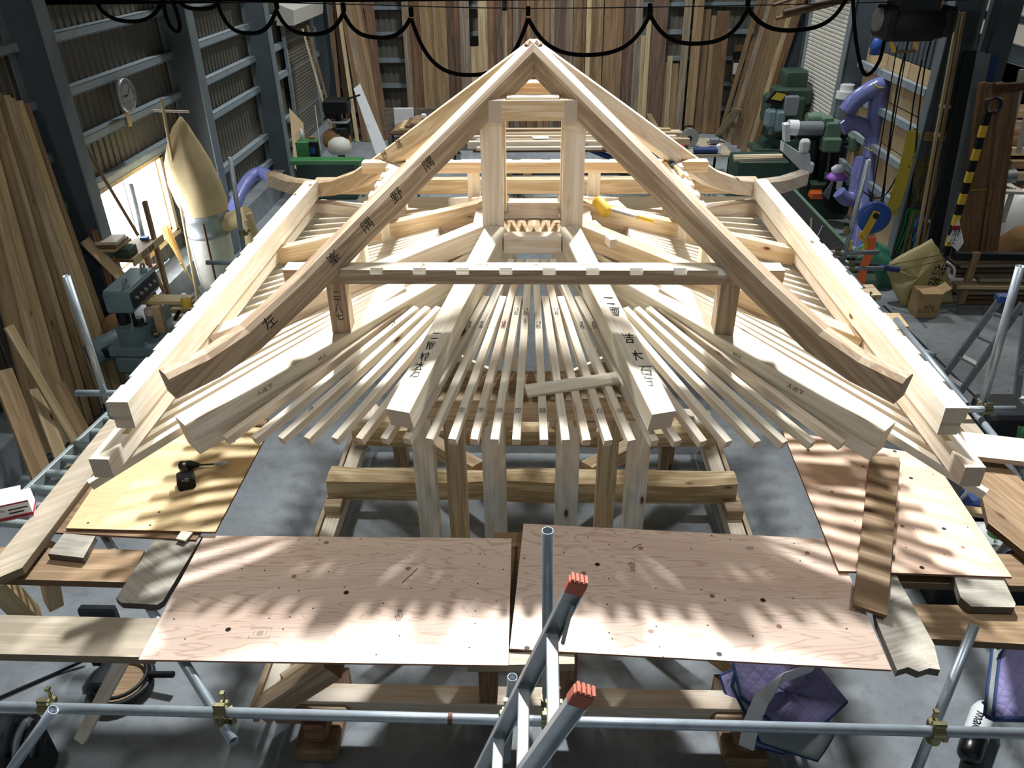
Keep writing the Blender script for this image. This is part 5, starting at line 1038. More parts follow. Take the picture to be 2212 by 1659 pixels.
# things hanging on the column
yc = 6.7; C = lambda px, py, dy=0: aY(px, py, yc+dy)
t = thing('lifting_sling', 'yellow lifting sling hung over the right column', 'sling', C(1975, 280))
def strap(par, name, pts, w, th, mat):
    P = [V(p) for p in pts]; m = MB(); n = V((.9, -.45, 0)).normalized(); R = []
    for i, p in enumerate(P):
        tn = (P[min(i+1, len(P)-1)]-P[max(i-1, 0)]).normalized(); s = tn.cross(V((.45, .9, 0))).normalized()
        nn = s.cross(tn); R.append([p+s*w/2+nn*th/2, p-s*w/2+nn*th/2, p-s*w/2-nn*th/2, p+s*w/2-nn*th/2])
    return MB().loft(R, 0, False).obj(name, mat if not isinstance(mat, str) else MAT[mat], par)
strap(t, 'strap', [C(1990, 278), C(1980, 310), C(1965, 370), C(1952, 420), C(1946, 448), C(1955, 455)], .2, .01, 'yellow_sling')
strap(t, 'strap', [C(1998, 278, .05), C(1990, 320, .05), C(1975, 390, .05), C(1964, 440, .05)], .2, .01, 'yellow_sling')
strap(t, 'strap', [C(1975, 284, -.06), C(1962, 340, -.06), C(1945, 400, -.06), C(1932, 440, -.06), C(1926, 456, -.06), C(1940, 452, -.06)], .18, .01, 'yellow_sling')
ink(t, 'SOT', C(1967, 425, -.1), (.05, 0, -1), (1, 0, 0.1), .1)
m = MB(); rnd = random.Random(9)
for k in range(22):
    pts = []; ox = rnd.uniform(-12, 12)
    for j in range(26): g = j/25*6.28; pts.append(C(1996+ox*.6+(10+k)*math.cos(g+k)-.14*(0), 392+(48+rnd.uniform(-8, 8))*math.sin(g+k*.3), rnd.uniform(-.1, .02)))
    m.tube(pts, .02, 5)
tag(m.obj('coiled_rope', MAT['rope_mix']), 'thick tangle of olive rope hung beside the yellow sling', 'rope')
t = thing('rope_bundle', 'bundle of green, pink and blue ropes hanging above the yellow sack', 'rope', C(1975, 480))
for k, (mat, x0_, x1_) in enumerate([('green_rope', 1960, 1935), ('green_rope', 1975, 1950), ('green_rope', 1968, 1940), ('pink_rope', 1972, 1950), ('pink_rope', 1980, 1962), ('green_rope', 1978, 1970), ('blue_rope', 1985, 1975)]):
    rope(t, 'rope_loop', [C(x1_-3, 540+k*4, -.1), C(x0_-8, 490, -.1), C(x0_, 455+k, -.1), C(x0_+10, 458+k, -.1), C(x0_+8, 500, -.08), C(x1_+8, 548, -.08)], .022, MAT[mat])
rope(t, 'rope_tie', [C(1985, 470, -.2), C(1978, 488, -.22), C(1986, 494, -.22), C(1972, 520, -.22)], .025, MAT['blue_rope'])
rack = thing('peg_rack', 'wooden pegs and battens fixed on the right column', 'rack', C(2010, 290))
beam(rack, 'batten', C(2029, 200, -.05), C(1995, 330, -.05), .1, .03, MAT['board2'], top=False, up=(0, -1, 0)); beam(rack, 'cross_board', C(1995, 293, -.1), C(2056, 297, -.1), .14, .03, MAT['board2'], top=False, up=(0, -1, 0))
for (x, y) in ((2026, 223), (2012, 283), (1992, 466)): beam(rack, 'peg', C(x, y), C(x, y)+V((.02, -.3, .03)), .05, .05, MAT['pine'])
tag(beam(None, 'leaning_pole', C(1962, 627, -.4), C(2071, 26, -.4), .045, .04, MAT['board4'], top=False), 'pale long pole leaning on the right column', 'pole', 'poles on the right column')
tag(beam(None, 'leaning_pole', C(1974, 627, -.32), C(2083, 26, -.32), .045, .04, MAT['board2'], top=False), 'second long pole leaning just right of the pale one', 'pole', 'poles on the right column')
# steel sections and striped pole leaning to the right of the column
for i, (xa, ya, xb, yb, w, mat) in enumerate([(2010, 560, 2095, 110, .16, 'dark_steel'), (2030, 560, 2115, 112, .12, 'column'), (2040, 575, 2130, 115, .1, 'grey_plastic'), (2052, 575, 2142, 118, .16, 'blue_dark')]):
    tag(beam(None, 'steel_section', aY(xa, ya, 6.1), aY(xb, yb, 6.4), w, .08, MAT[mat], top=False, up=(0, -1, 0)), '%s from the left of the long dark sections leaning right of the column' % ORD[i], 'steel bar', 'steel sections by the right column')
t = thing('striped_bar', 'black and yellow striped barrier bar leaning by the brown lumber', 'barrier', aY(2060, 500, 5.7))
pa, pb = aY(2042, 552, 5.6), aY(2134, 245, 5.6); n = 13
for k in range(n): beam(t, 'stripe', pa.lerp(pb, k/n), pa.lerp(pb, (k+1)/n), .085, .06, MAT['black' if k % 2 == 0 else 'yellow'], top=False, up=(0, -1, 0))
MB().torus((0, 0, 0), .1, .015, 16, 6, 1).torus((0, .03, 0), .09, .015, 16, 6, 1).obj('wire_coil', MAT['dark_steel'], t, M.Translation(pb+V((.05, 0, .1))))
o = sheet('warning_banner', [aY(2068, 545, 5.5), aY(2082, 525, 5.45), aY(2072, 470, 5.5), aY(2046, 520, 5.55)], .004, MAT['white']); tag(o, 'white warning cloth with black and red lettering tied to the striped bar', 'banner')
ink(o, '禁\n止', aY(2062, 513, 5.44), (1, -.1, -.1), (0.1, 0, 1), .12, MAT['black']); MB().box((0, 0, 0), (.12, .006, .06)).obj('red_band', MAT['crimson'], o, M.Translation(aY(2066, 492, 5.46)))
# brown lumber bundle standing
for i in range(7):
    x = 2092+11.5*i
    tag(beam(None, 'standing_lumber', aY(x-16, 540, 5.9-.05*(i % 3)), aY(x+32, 178+2*(i % 3), 6.0), .1, .09, MAT['board8' if i % 2 else 'board6'], top=False, up=(0, -1, 0)), '%s from the left in the bundle of upright brown lumber' % ORD[i], 'lumber', 'brown lumber bundle at right')
for y, xa, xb in ((212, 2128, 2170), (409, 2098, 2132)): tag(beam(None, 'binding_band', aY(xa, y+2, 5.8), aY(xb, y, 5.8), .02, .01, MAT['yellow_sling'], top=False), ['upper', 'lower'][y > 300]+' yellow band round the brown lumber bundle', 'band')
tag(beam(None, 'rusty_angle', aY(2150, 182, 5.9), aY(2300, 170, 5.9), .1, .1, MAT['rust']), 'rusty angle bar resting across the top of the brown lumber', 'steel bar')
t = thing('white_frame_ladder', 'white painted frame leaning before the lumber shelves at the right edge', 'frame', aY(2180, 350, 6.2))
beam(t, 'stile', aY(2140, 480, 6.0), aY(2210, 150, 6.1), .09, .05, MAT['white_wall'], top=False, up=(0, -1, 0)); beam(t, 'stile', aY(2200, 330, 6.0), aY(2240, 150, 6.1), .06, .05, MAT['white_wall'], top=False, up=(0, -1, 0))
t = thing('white_side_table', 'white metal table with a grey roll on it at the right edge', 'table', aY(2180, 400, 6.3)); beam(t, 'top', aY(2140, 402, 6.3), aY(2198, 404, 6.3), .5, .04, MAT['white_wall']); beam(t, 'leg', aY(2190, 405, 6.2), aY(2165, 480, 6.2), .06, .05, MAT['white_wall'], top=False, up=(0, -1, 0))
tag(pole(None, 'grey_roll', aY(2135, 390, 6.3)+V((0, 0, .03)), aY(2190, 384, 6.3)+V((0, 0, .03)), .1, MAT['grey_plastic'], 14, False), 'grey roll lying on the white table', 'roll')
# lumber shelves in the lean-to
ys = 8.2
for k, (y, mat) in enumerate([(232, 'board2'), (255, 'board7'), (272, 'board6'), (290, 'board8'), (312, 'board4'), (340, 'board0'), (365, 'board7')]):
    a = aY(2170, y, ys-.1*k); tag(beam(None, 'shelved_lumber', a, a+V((3.2, 0, 0)), .5, .12, MAT[mat]), '%s timber from the top on the lumber shelves at the right edge' % ORD[k], 'lumber', 'timbers on the right lumber shelves')
sh = thing('lumber_rack', 'steel rack holding timbers at the right edge', 'rack', (10, ys, 0))
for x in (aY(2180, 300, ys).x, 11.2): beam(sh, 'upright', V((x, ys+.1, 0)), V((x, ys+.1, 3.2)), .08, .08, MAT['dark_steel'], top=False, up=(0, 1, 0))
for k in range(7): beam(sh, 'shelf_arm', V((aY(2180, 300, ys).x, ys+.05, aY(2170, [232, 255, 272, 290, 312, 340, 365][k], ys-.1*k).z-.14)), V((11.2, ys+.05, aY(2170, [232, 255, 272, 290, 312, 340, 365][k], ys-.1*k).z-.14)), .5, .03, MAT['dark_steel'])
struct(MB().box((9.4, 9.2, 3.9), (4.2, .05, 1.6)).obj('wall_lean_to', MAT['white_wall']))
def heap(name, label, cat, p, rx, ry, h_, mat, seed):
    rnd = random.Random(seed); R = []
    for i in range(6):
        f = i/5; r = math.cos(f*1.45); R.append([(rx*r*math.cos(g)*(1+.12*math.sin(3*g+seed+i)), ry*r*math.sin(g)*(1+.12*math.cos(2*g+i)), h_*math.sin(f*1.57)*(1+.08*math.sin(4*g+seed))) for g in [6.283*k/18 for k in range(18)]])
    o = MB().loft(R, 0, True).obj(name, MAT[mat], None, M.Translation(p)); return tag(o, label, cat)
heap('plastic_heap', 'heap of white plastic sheeting under the white table', 'plastic sheet', aZ(2195, 505, .55), .6, .4, .7, 'white', 2); heap('canvas_heap', 'brown canvas heap at the right edge above the low rack', 'canvas', aZ(2190, 545, .3), .55, .4, .5, 'canvas', 4); heap('clear_bag', 'pinkish plastic bags piled at the right edge', 'bag', aZ(2200, 520, .4)+V((0, .3, .3)), .6, .4, .5, 'carton', 6)
# low rack of offcuts
yr = aZ(2100, 660, 0).y; t = thing('offcut_rack', 'low dark rack full of offcut boards at the right', 'rack', aZ(2130, 660, 0)); Q = lambda px, py, dy=0: aY(px, py, yr+dy)
beam(t, 'top_rail', Q(2060, 545), Q(2300, 548), .1, .1, MAT['dark_steel']); beam(t, 'slant_post', Q(2075, 655, -.05), Q(2110, 545, -.05), .1, .06, MAT['plank_brown'], top=False, up=(0, -1, 0)); beam(t, 'back_board', Q(2060, 620, .4), Q(2300, 620, .4), .04, .8, MAT['black'])
for k, (y, mat, dy, xa) in enumerate([(558, 'board2', .1, 2058), (566, 'board3', .06, 2070), (577, 'board5', .1, 2060), (588, 'board8', .12, 2060), (597, 'plank_grey', -.05, 2110), (612, 'board4', -.1, 2062), (624, 'plank_grey', .1, 2062), (634, 'board8', .12, 2085), (645, 'board1', .1, 2080)]):
    p = Q(xa, y, dy); tag(beam(None, 'offcut_board', p, p+V((2.2, rnd.uniform(-.05, .05), rnd.uniform(-.03, .03))), .2, .05, MAT[mat]), '%s offcut board from the top in the low right rack' % ORD[k], 'board', 'offcut boards in the low right rack')
# big yellow sack, green bag, carton
zs = aZ(1985, 660, 0)
def cushion(name, label, cat, px, y_near, lean_, th, mat, n=10):
    # pillow-like sack: outline from its corners, standing and leaning back
    P = [aY(a, b, y_near+lean_*k) for (a, b, k) in px]; c = sum(P, V())/len(P); m = MB(); N_ = len(P)
    nrm = V((0, -1, .35)).normalized(); R = []
    for s, d in ((.0, -1), (.55, -.9), (.9, -.55), (1.0, 0), (.9, .55), (.55, .9), (0.0, 1)):
        ring = []
        for i in range(N_):
            a, b = P[i], P[(i+1) % N_]
            for k in range(4):
                p = a.lerp(b, k/4); w = 1+.02*math.sin(i*5+k*2.1); ring.append(c+(p-c)*max(s, .02)*w-nrm*d*th*(-1)*(1+.25*math.sin(i*2.3+k)))
        R.append([p-c for p in ring])
    return tag(m.loft(R, 0, True).obj(name, MAT[mat], None, M.Translation(c)), label, cat)
sk = cushion('tote_sack', 'large yellowish woven sack leaning on the floor by the green bag', 'sack', [(1916, 590, .6), (1920, 566, .8), (2013, 514, 1), (2040, 560, .7), (2062, 654, 0), (1950, 664, 0), (1935, 640, .1)], zs.y, .35, .1, 'sack')
ink(sk, '若松', aY(2022, 597, zs.y-.02), (-.15, 0, -1), (1, 0, -.15), .2)
for i, (a, b_) in enumerate([((1925, 572), (2040, 548)), ((1925, 588), (2043, 560)), ((1945, 640), (2055, 612)), ((1948, 648), (2058, 622))]): rope(sk, 'strap_seam', [aY(a[0], a[1], zs.y+.12-.0006*(a[1]-560)*2), aY((a[0]+b_[0])/2, (a[1]+b_[1])/2, zs.y-.06), aY(b_[0], b_[1], zs.y+.12-.0006*(a[1]-560)*2)], .008, MAT['canvas'])
rope(sk, 'handle_cord', [aY(2044, 565, zs.y+.1), aY(2062, 580, zs.y), aY(2058, 605, zs.y)], .018, MAT['white'])
heap('green_sack', 'shiny green plastic bag slumped beside the yellowish sack', 'bag', aZ(1898, 640, 0)+V((0, .55, 0)), .4, .3, .62, 'green_bag', 3)
t = thing('drinks_carton', 'small brown carton with printed lettering before the yellowish sack', 'carton', aZ(1990, 687, 0)); o = aZ(2004, 688, 0)
cb = bx(t, 'carton_body', o+V((-.02, .16, .19)), (.31, .3, .38), 'carton', .005); beam(t, 'flap', o+V((-.17, .0, .38)), o+V((-.22, .0, .44)), .24, .008, MAT['carton']); beam(t, 'flap', o+V((.13, .15, .38)), o+V((.24, .15, .46)), .24, .008, MAT['carton'])
ink(cb, '♪\nBOSS\nカフェオレ', o+V((-.02, .008, .17)), (1, 0, 0), (0, 0, 1), .062)
# step ladder on the right floor
t = thing('step_ladder', 'aluminium step ladder with a blue cap on the right floor', 'ladder', aZ(2120, 800, .6))
yL = aZ(2060, 835, .55).y
r0, r1 = aZ(2028, 830, .1), aY(2168, 640, yL+.45); s0, s1 = aZ(2068, 860, .1), aY(2212, 655, yL+.55)
channel(t, 'stile', r1, r0, .07, .03, 'alu_dull'); channel(t, 'stile', s1, s0, .07, .03, 'alu_dull')
for k in range(4): f = .12+.24*k; beam(t, 'tread', r0.lerp(r1, f), s0.lerp(s1, f), .09, .03, MAT['alu_dull'])
bx(t, 'top_cap', (r1+s1)/2+V((-.1, 0, .02)), (.2, .12, .08), 'blue'); 
u0, u1 = aZ(2185, 960, .1), aY(2225, 640, yL+.3); channel(t, 'rear_stile', u1, u0, .07, .03, 'alu_dull')
v0 = aZ(2330, 960, .1); channel(t, 'rear_stile', u1+V((.5, 0, 0)), v0, .07, .03, 'alu_dull')
for k in range(4): f = .1+.22*k; beam(t, 'rear_tread', u0.lerp(u1, f), v0.lerp(u1+V((.5, 0, 0)), f), .06, .03, MAT['alu'])
for (z, tx) in ((.62, '⚠'), (.5, '▤')): p = u0.lerp(u1, z); ink(t, tx, p+V((0, -.04, 0)), (1, 0, 0), (0, .5, 1), .09, MAT['white'])
# clutter under the right deck
tag(MB().box((0, 0, .17), (.36, .4, .34), bev=.03).obj('black_bin', MAT['black'], None, M.Translation(aZ(2145, 945, 1.1))), 'black tool bin beside the right tubes', 'bin'); tag(MB().lathe([(0, 0), (.13, 0), (.16, .26), (.15, .26), (.12, .02)], 16).obj('green_bucket', MAT['green'], None, M.Translation(aZ(2182, 955, 1.1))), 'green bucket behind the black tool bin', 'bucket')
t = thing('green_cap_bottle', 'clear bottle with green liquid under the right planks', 'bottle', aZ(2150, 1150, .9)); o = aZ(2150, 1155, .9); MB().lathe([(0, 0), (.06, 0), (.065, .1), (.055, .15)], 14).obj('liquid_bottle', MAT['green_lime'], t, M.Translation(o)); MB().lathe([(.055, .15), (.05, .3), (.03, .36), (0, .36)], 14).obj('bottle_neck', MAT['plastic_white'], t, M.Translation(o))
tag(MB().box((0, 0, .1), (.22, .16, .2), bev=.02).obj('orange_case', MAT['orange'], None, M.Translation(aZ(2112, 1075, .8))), 'orange case under the right planks', 'case'); tag(MB().box((0, 0, .1), (.3, .25, .2), bev=.03).obj('navy_box', MAT['blue_dark'], None, M.Translation(aZ(2118, 1105, .72))), 'dark blue box under the right planks beside the orange case', 'box')
tag(MB().lathe([(0, 0), (.16, 0), (.18, .03), (.1, .05), (.06, .12), (0, .13)], 14).obj('white_fitting', MAT['plastic_white'], None, M.Translation(aZ(2135, 1165, .75))), 'white plastic fitting beside the green liquid bottle', 'fitting')
tag(pole(None, 'white_stick', aZ(2075, 1080, .8), aZ(2100, 1050, 1.1), .014, MAT['white'], 8, False), 'white stick behind the right plywood edge', 'stick'); tag(beam(None, 'batten', aZ(2085, 1098, 1.2), aZ(2190, 1112, 1.2), .08, .04, MAT['offcut']), 'pale batten crossing under the right planks', 'batten')
tag(MB().box((0, 0, .3), (1.1, .9, .72), bev=.02).obj('dark_chest', MAT['black'], None, M.Translation(V((aZ(2125, 1100, .72).x+.1, aZ(2125, 1100, .72).y, .06)))), 'dark chest on the floor under the right planks', 'chest')
# orange webbing by the hook
t = thing('orange_strap', 'orange webbing strap hanging from the yellow hook', 'strap', aY(1870, 620, 3.2)); strap(t, 'webbing', [aY(1884, 512, 4.25), aY(1879, 545, 4.25), aY(1866, 575, 4.25), aY(1860, 605, 4.25), aY(1856, 640, 4.25)], .1, .01, 'orange')

# low bench with saws between the back wall and the roof, right of the lumber
a, b_ = aZ(1425, 335, .7), aZ(1585, 335, .7); tb = table('saw_bench', 'low bench with saws and clutter at the rear right', a, b_, 1.5, .7, 'plank_grey')
t = thing('circular_saw', 'circular saw with a large round guard on the rear right bench', 'power tool', aZ(1490, 312, .75)); o = aZ(1487, 318, .7); o.z = .7
MB().cyl((0, 0, .2), .2, .06, 22, 1).obj('blade_guard', MAT['alu_dull'], t, M.Translation(o)); MB().cyl((0, -.04, .2), .05, .06, 12, 1).obj('hub', MAT['black'], t, M.Translation(o)); bx(t, 'motor', o+V((-.05, .14, .2)), (.2, .18, .16), 'grey_plastic', .04); bx(t, 'base_plate', o+V((0, .05, .01)), (.5, .3, .02), 'alu_dull'); rope(t, 'handle', [o+V((-.15, .1, .2)), o+V((-.1, .1, .42)), o+V((.1, .1, .42))], .02, MAT['black'])
t = thing('jigsaw', 'grey power tool with a tangled cord right of the circular saw', 'power tool', aZ(1545, 312, .75)); o = aZ(1542, 316, .7); o.z = .7
bx(t, 'body', o+V((0, 0, .12)), (.22, .14, .14), 'grey_plastic', .04); bx(t, 'foot', o+V((0, 0, .02)), (.24, .16, .03), 'alu_dull'); rope(t, 'cord', [o+V(p) for p in ((.1, 0, .12), (.25, .1, .05), (.2, .25, .03), (-.05, .2, .03), (-.1, .3, .03))], .01, MAT['black'])
t = thing('drill_case', 'dark blue tool with red grip at the front of the rear right bench', 'power tool', aZ(1520, 335, .75)); o = aZ(1518, 332, .7); o.z = .7; pole(t, 'body', o+V((-.2, 0, .07)), o+V((.3, 0, .07)), .07, MAT['blue_dark'], 10, False); bx(t, 'grip', o+V((.32, 0, .1)), (.1, .1, .2), 'white', .03)
tag(MB().box((0, 0, .07), (.3, .3, .14), bev=.02).obj('red_case', MAT['crimson'], None, M.Translation(V((aZ(1483, 328, .7).x-.2, aZ(1483, 328, .7).y, .7)))), 'small red case beside the circular saw', 'case')
for k in range(3): tag(beam(None, 'long_batten', aZ(1585, 335+4*k, .95), aZ(1690, 333+3*k, .95), .07, .05, MAT[['pine', 'offcut', 'plank_grey'][k]]), '%s of three battens lying before the green router' % ORD[k], 'batten', 'battens before the router')
tag(MB().box((0, 0, .45), (1.0, .8, .9), bev=.02).obj('green_cabinet', MAT['green_dark'], None, M.Translation(V((aZ(1640, 338, .9).x, aZ(1640, 338, .9).y, 0)))), 'dark green cabinet below the battens near the router', 'cabinet')
# ================================================================ overhead: girder, cable festoon, hoist
YG = 4.3; G = lambda px, py, dy=0: aY(px, py, YG+dy)
gz = G(1100, 3).z
gd = MB().box((0, YG+.2, gz+.15), (11.4, .02, .3)).box((0, YG+.2, gz+.3), (11.4, .2, .02)).box((0, YG+.2, gz+.008), (11.4, .2, .016))
struct(gd.obj('trim_11', MAT['girder']))
t = thing('cable_festoon', 'black cable looping along a wire under the crane girder', 'cable', G(1100, 60))
wire = rope(t, 'wire', [G(120, -6), G(700, 8), G(1140, 18), G(1700, 10), G(2212, -4)], .006, MAT['black'], 5, 4)
hang = [(215, -12), (378, 0), (594, 20), (888, 40), (1141, 40), (1404, 32), (1616, 18), (1790, -8)]
lows = [(290, 58), (478, 45), (735, 66) , (1010, 158), (1268, 118), (1510, 92), (1735, 66)]
lows = [(285, 55), None, (548, 80), (815, 82), (1015, 163), (1270, 120), (1515, 95), (1712, 70)]
def sag(a, b, dip):
    out = []
    for k in range(15):
        f = k/14; out.append(G(a[0]+(b[0]-a[0])*(f+.045*math.sin(2*math.pi*f)*-1), a[1]+(b[1]-a[1])*f+dip*(1-abs(2*f-1)**2.3)*.985))
    return out
seq = [((200, -12), (352, 2), 52), ((388, 4), (470, 8), 14), ((470, 8), (597, 22), 58), ((597, 22), (888, 42), 66), ((760, 28), (760, 28), 0)][:3]+[((597, 22), (742, 28), 50), ((742, 28), (886, 40), 48), ((888, 40), (1141, 40), 124), ((1141, 40), (1404, 32), 84), ((1404, 32), (1616, 18), 70), ((1616, 18), (1828, -2), 58)]
for a, b_, dp in seq: rope(t, 'cable_loop', sag(a, b_, dp), .023, MAT['cable_black'], 8, 2)
rope(t, 'cable_loop', [G(352, 2), G(360, 40), G(372, 62), G(385, 68), G(388, 50), G(376, 10), G(368, 0)], .023, MAT['cable_black'], 8, 5)
for (x, y) in [(470, 8), (597, 20), (742, 26), (888, 36), (1141, 34), (1404, 28), (1616, 14)]: bx(t, 'hanger', G(x, y-10), (.05, .05, .1), 'cable_black', .01)
t = thing('cable_bundle', 'black power cable drooping from the hoist at the right', 'cable', G(1850, 100)); rope(t, 'loop', [G(1842, -10), G(1848, 80), G(1862, 150), G(1878, 160), G(1900, 130), G(1912, 80)], .021, MAT['cable_black'], 8, 5)
# hoist
t = thing('chain_hoist', 'dark electric hoist hanging at the upper right with a blue hook block', 'hoist', G(1965, 45))
m = MB().lathe([(0, 0), (.16, .0), (.2, .03), (.2, .5), (.17, .54), (.17, .6), (.12, .64), (0, .64)], 18, mat=M.Rotation(math.pi/2, 4, 'Y')); m.obj('drum_housing', MAT['black'], t, M.Translation(G(1918, 48)))
bx(t, 'gear_case', G(1912, 48), (.14, .4, .34), 'dark_steel', .05); bx(t, 'end_case', G(2040, 45), (.14, .36, .3), 'black', .05); bx(t, 'trolley', G(1975, 8), (.5, .3, .2), 'dark_steel', .03); MB().cyl((0, 0, 0), .14, .08, 18, 1).obj('trolley_wheel', MAT['plank_brown'], t, M.Translation(G(2006, 6, -.1)))
MB().cyl((0, 0, 0), .12, .05, 18, 0).obj('end_plate', MAT['alu_dull'], t, M.Translation(G(1897, 42)))
fr = [G(1923, 83), G(1931, 112), G(1978, 110), G(1976, 80)]
for a, b_ in zip(fr[:-1], fr[1:]): beam(t, 'rope_guide', a, b_, .05, .03, MAT['yellow' if a is not fr[1] else 'board5'], top=False)
hb = G(1884, 466)
for dx in (-.05, .07): pole(t, 'wire_rope', G(1960 if dx > 0 else 1938, 100), hb+V((dx, 0, .1)), .007, MAT['black'], 6, False)
MB().lathe([(0, 0), (.15, .0), (.2, .02), (.2, .09), (.15, .11), (0, .11)], 22, mat=M.Rotation(math.pi/2, 4, 'X')).obj('sheave', MAT['blue'], t, M.Translation(hb))
beam(t, 'side_plate', hb+V((-.01, -.13, .1)), hb+V((-.1, -.13, -.22)), .09, .02, MAT['yellow'], top=False, up=(0, -1, 0)); MB().cyl((0, 0, 0), .035, .04, 12, 1).obj('axle_nut', MAT['dark_steel'], t, M.Translation(hb+V((-.02, -.15, .05))))
hk = hb+V((-.1, -.03, -.26)); rope(t, 'hook', [hk+V(p) for p in ((0, 0, .06), (0, 0, 0), (.07, 0, -.06), (.1, 0, -.14), (.04, 0, -.22), (-.06, 0, -.21), (-.11, 0, -.13), (-.1, 0, -.06))], .028, MAT['yellow'], 8, 4)
tag(MB().lathe([(0, 0), (.09, 0), (.1, .15), (.05, .3), (0, .3)], 10).obj('blue_bag', MAT['blue'], None, M.Translation(aY(1895, 92, 9.2)-V((0, 0, .19)))), 'blue bag hanging at the top of the plywood wall', 'bag')
# pendant and hanging control cables
for i, (pts, lab) in enumerate([([G(1962, 90), G(1940, 180), G(1918, 330), G(1905, 460), G(1902, 485)], 'thin black pendant cable hanging beside the hook'), ([C(1992, 130), C(1975, 210), C(1962, 300), C(1935, 400), C(1925, 420), C(1945, 428), C(1970, 420), C(1985, 400)], 'black cord looping past the yellow sling'), ([C(2010, 90, -.1), C(2000, 130, -.1), C(1985, 240, -.1), C(1972, 380, -.1), C(1945, 560, -.1), C(1935, 600, -.1), C(1928, 640, -.1)], 'long black cord hanging down the right column'), ([C(1862, 412), C(1890, 428), C(1915, 418), C(1935, 385)], 'black cord sagging across the plywood wall')]):
    o = rope(None, 'hanging_cord', pts, .011, MAT['black'], 6, 4); tag(o, lab, 'cord')
tag(pole(None, 'roof_batten', aY(1668, 12, 9.), aY(1790, -30, 9.), .03, MAT['board1'], 6, False), 'upper of the thin battens stored overhead at the right', 'batten', 'battens stored overhead'); tag(pole(None, 'roof_batten', aY(1692, 26, 9.), aY(1850, -14, 9.), .04, MAT['board5'], 6, False), 'middle of the thin battens stored overhead at the right', 'batten', 'battens stored overhead'); tag(pole(None, 'roof_batten', aY(1676, 40, 9.), aY(1850, -4, 9.), .035, MAT['board1'], 6, False), 'lowest of the thin battens stored overhead at the right', 'batten', 'battens stored overhead')
# ================================================================ quilts, vacuum, saw under the front deck
def quilt(name, label, base, layers, cat='quilt'):
    t = thing(name, label, cat, base)
    for i, (poly, mat, th) in enumerate(layers):
        c = sum(poly, V())/len(poly); n = (poly[1]-poly[0]).cross(poly[-1]-poly[0]).normalized()
        if n.z < 0: n = -n
        N_ = len(poly); R = []
        fine = []
        for k in range(N_):
            a, b = poly[k], poly[(k+1) % N_]
            for j in range(3): fine.append(a.lerp(b, j/3))
        for s, d in ((1.0, 0), (1.0, th), (.8, th*1.25), (.4, th*1.3), (.02, th*1.35)): R.append([c+(p-c)*s+n*(d+(th*.3*math.sin(k*1.7+i) if s < .9 else 0))-c for k, p in enumerate(fine)])
        o = MB().loft(R, 0, True).obj('pad', MAT[mat], t, M.Translation(c)); rope(o, 'piping', [p+n*th*.5 for p in fine]+[fine[0]+n*th*.5], .016, MAT['navy'], 6, 1)
        for u in range(1, 5):                               # stitched seams
            a, b = fine[0].lerp(fine[len(fine)//4*1], u/5), fine[-3].lerp(fine[len(fine)//2], u/5)
    return t
z1 = .62
def qz(*L): return [aZ(a, b, z) for a, b, z in L]
t = quilt('moving_quilt', 'purple quilted pad with navy edging over the front sill beam', aZ(1690, 1530, .5), [
    (qz((1556, 1460, .5), (1600, 1600, .22), (1690, 1625, .16), (1745, 1600, .2), (1700, 1470, .55), (1600, 1440, .55)), 'quilt', .03),
    (qz((1640, 1600, .28), (1762, 1640, .14), (1800, 1580, .25), (1720, 1470, .58), (1590, 1440, .6), (1580, 1480, .58)), 'quilt_grey', .03),
    (qz((1600, 1510, .64), (1680, 1575, .55), (1765, 1572, .5), (1824, 1520, .52), (1758, 1440, .66), (1580, 1432, .68)), 'quilt', .04)])
strap(t, 'white_band', [aZ(1612, 1615, .3), aZ(1622, 1565, .52), aZ(1645, 1510, .72), aZ(1690, 1465, .75), aZ(1760, 1440, .73)], .1, .006, 'white')
t = quilt('moving_quilt', 'purple quilted pad with navy border at the right edge', aZ(2190, 1450, 1.0), [
    (qz((2128, 1548, .95), (2145, 1556, .95), (2300, 1560, .95), (2300, 1330, 1.1), (2195, 1350, 1.1), (2145, 1400, 1.05)), 'quilt_grey', .03),
    (qz((2145, 1556, 1.0), (2300, 1550, 1.02), (2300, 1375, 1.1), (2190, 1385, 1.1), (2160, 1420, 1.06)), 'quilt', .035),
    (qz((2150, 1400, 1.12), (2230, 1360, 1.15), (2300, 1320, 1.2), (2212, 1325, 1.2)), 'quilt', .03)])
t = thing('stick_vacuum', 'black and white stick vacuum body lying on the floor at lower right', 'vacuum', aZ(2090, 1630, .2))
v0, v1 = aZ(2090, 1640, .12), aZ(2128, 1530, .14); T, L = frame(v0, v1)
MB().lathe([(0, 0), (.05, .0), (.075, .03), (.08, .1), (.08, .2)], 16, mat=M.Rotation(math.pi/2, 4, 'Y')).obj('dust_cup', MAT['black_gloss'], t, M.Translation(v0) @ T)
b2 = MB().lathe([(.081, .2), (.081, .44), (.06, .5), (.0, .5)], 16, mat=M.Rotation(math.pi/2, 4, 'Y')).obj('body', MAT['plastic_white'], t, M.Translation(v0) @ T)
dv = (v1-v0).normalized(); ink(b2, 'makita', v0+dv*.24+V((-.02, 0, .083)), -dv, V((0, 0, 1)).cross(-dv), .1, MAT['black']); bx(t, 'handle_slot', v0+dv*.45+V((0, 0, .07)), (.05, .06, .03), 'black', .005)
t = thing('circular_saw', 'metal circular saw base lying on the floor at lower left', 'power tool', aZ(260, 1470, .05))
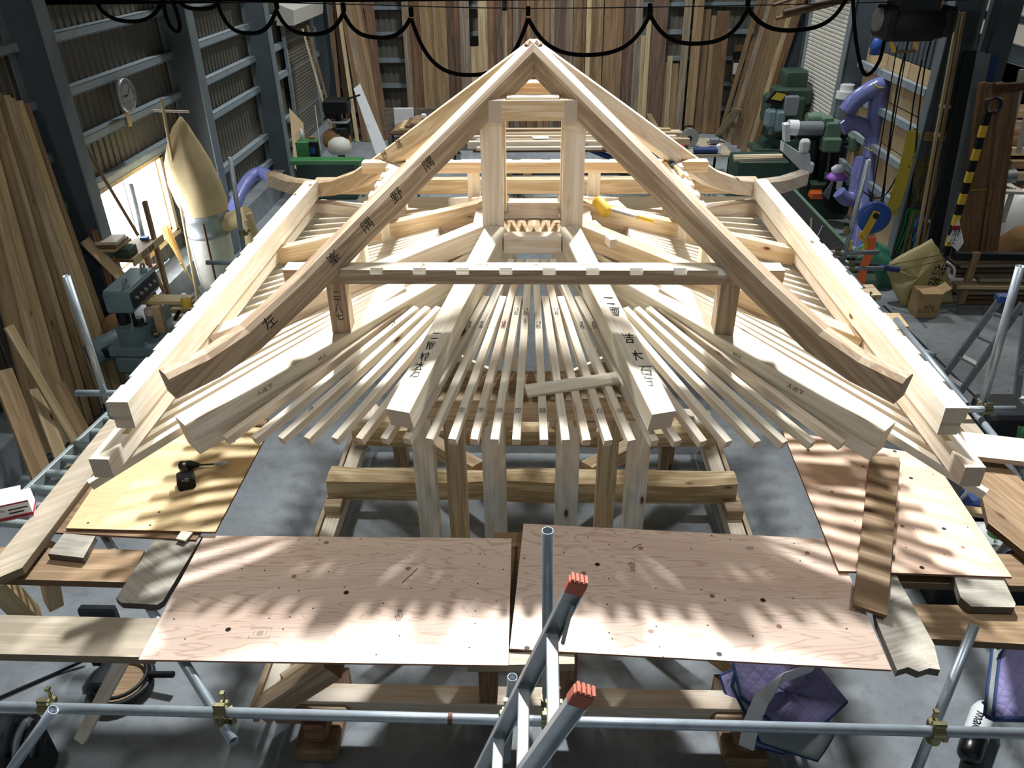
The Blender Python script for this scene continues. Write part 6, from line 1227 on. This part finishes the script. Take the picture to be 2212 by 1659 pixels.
o = aZ(262, 1470, .08); MB().torus((0, 0, 0), .22, .025, 26, 8).torus((0, 0, .04), .19, .015, 26, 6).obj('guard_ring', MAT['dark_steel'], t, M.Translation(o)); MB().cyl((0, 0, -.02), .2, .02, 24).obj('base_plate', MAT['plank_brown'], t, M.Translation(o)); pole(t, 'handle', o+V((.22, .02, .05)), o+V((.42, .0, .08)), .025, MAT['black'], 8, False)
bx(t, 'motor', o+V((-.2, .18, .12)), (.16, .2, .2), 'black', .05); bx(t, 'arm', o+V((-.1, .0, .1)), (.1, .3, .08), 'dark_steel', .02)
o2 = aZ(215, 1330, .25); bx(t, 'blade_cover', o2, (.3, .08, .2), 'dark_steel', .03)
tag(rope(None, 'power_cord', [aZ(-20, 1515, .02), aZ(60, 1480, .02), aZ(130, 1450, .02), aZ(185, 1425, .05)], .012, MAT['black'], 6, 4), 'black power cord on the floor at lower left', 'cord')
t = thing('cast_machine', 'dark steel machine with curved rods at the lower left corner', 'machine', aZ(40, 1600, .4))
for k in range(3): rope(t, 'curved_rod', [aZ(10+22*k, 1640, .5), aZ(18+22*k, 1590, .75), aZ(40+22*k, 1555, .85), aZ(52+20*k, 1590, .7), aZ(44+20*k, 1630, .4)], .022, MAT['alu_dull'] if k % 2 else MAT['dark_steel'], 8, 4)
bx(t, 'body', aZ(20, 1640, .3), (.4, .4, .5), 'dark_steel', .05)
# trestle blocks below the front sill
for s, xs in ((-1, 690), (1, 1600)):
    t = thing('block_trestle', ['left', 'right'][s > 0]+' stepped wooden trestle carrying the front sill beam', 'trestle', aZ(xs, 1640, 0)); o = aZ(xs, 1620, .0); o.y = -1.82
    bx(t, 'foot', V((o.x, o.y-.05, .06)), (.3, .34, .12), 'plank_brown', .02); bx(t, 'stem', V((o.x, o.y-.05, .2)), (.16, .2, .18), 'redwood', .02); bx(t, 'saddle', V((o.x, o.y, .35)), (.5, .24, .12), 'pine_old', .03); bx(t, 'arm', V((o.x+.2*s, o.y, .24)), (.22, .14, .1), 'pine_old', .03)
for s, (x, y) in enumerate([(1056, 1490), (1225, 1480)]): tag(beam(None, 'support_post', aZ(x, y+45, 0), aZ(x, y-70, 1.35), .12, .1, MAT['redwood'], top=False, up=(0, 1, 0)), ['left', 'right'][s]+' reddish post under the bridging plank at the front', 'post', 'reddish posts at the front')
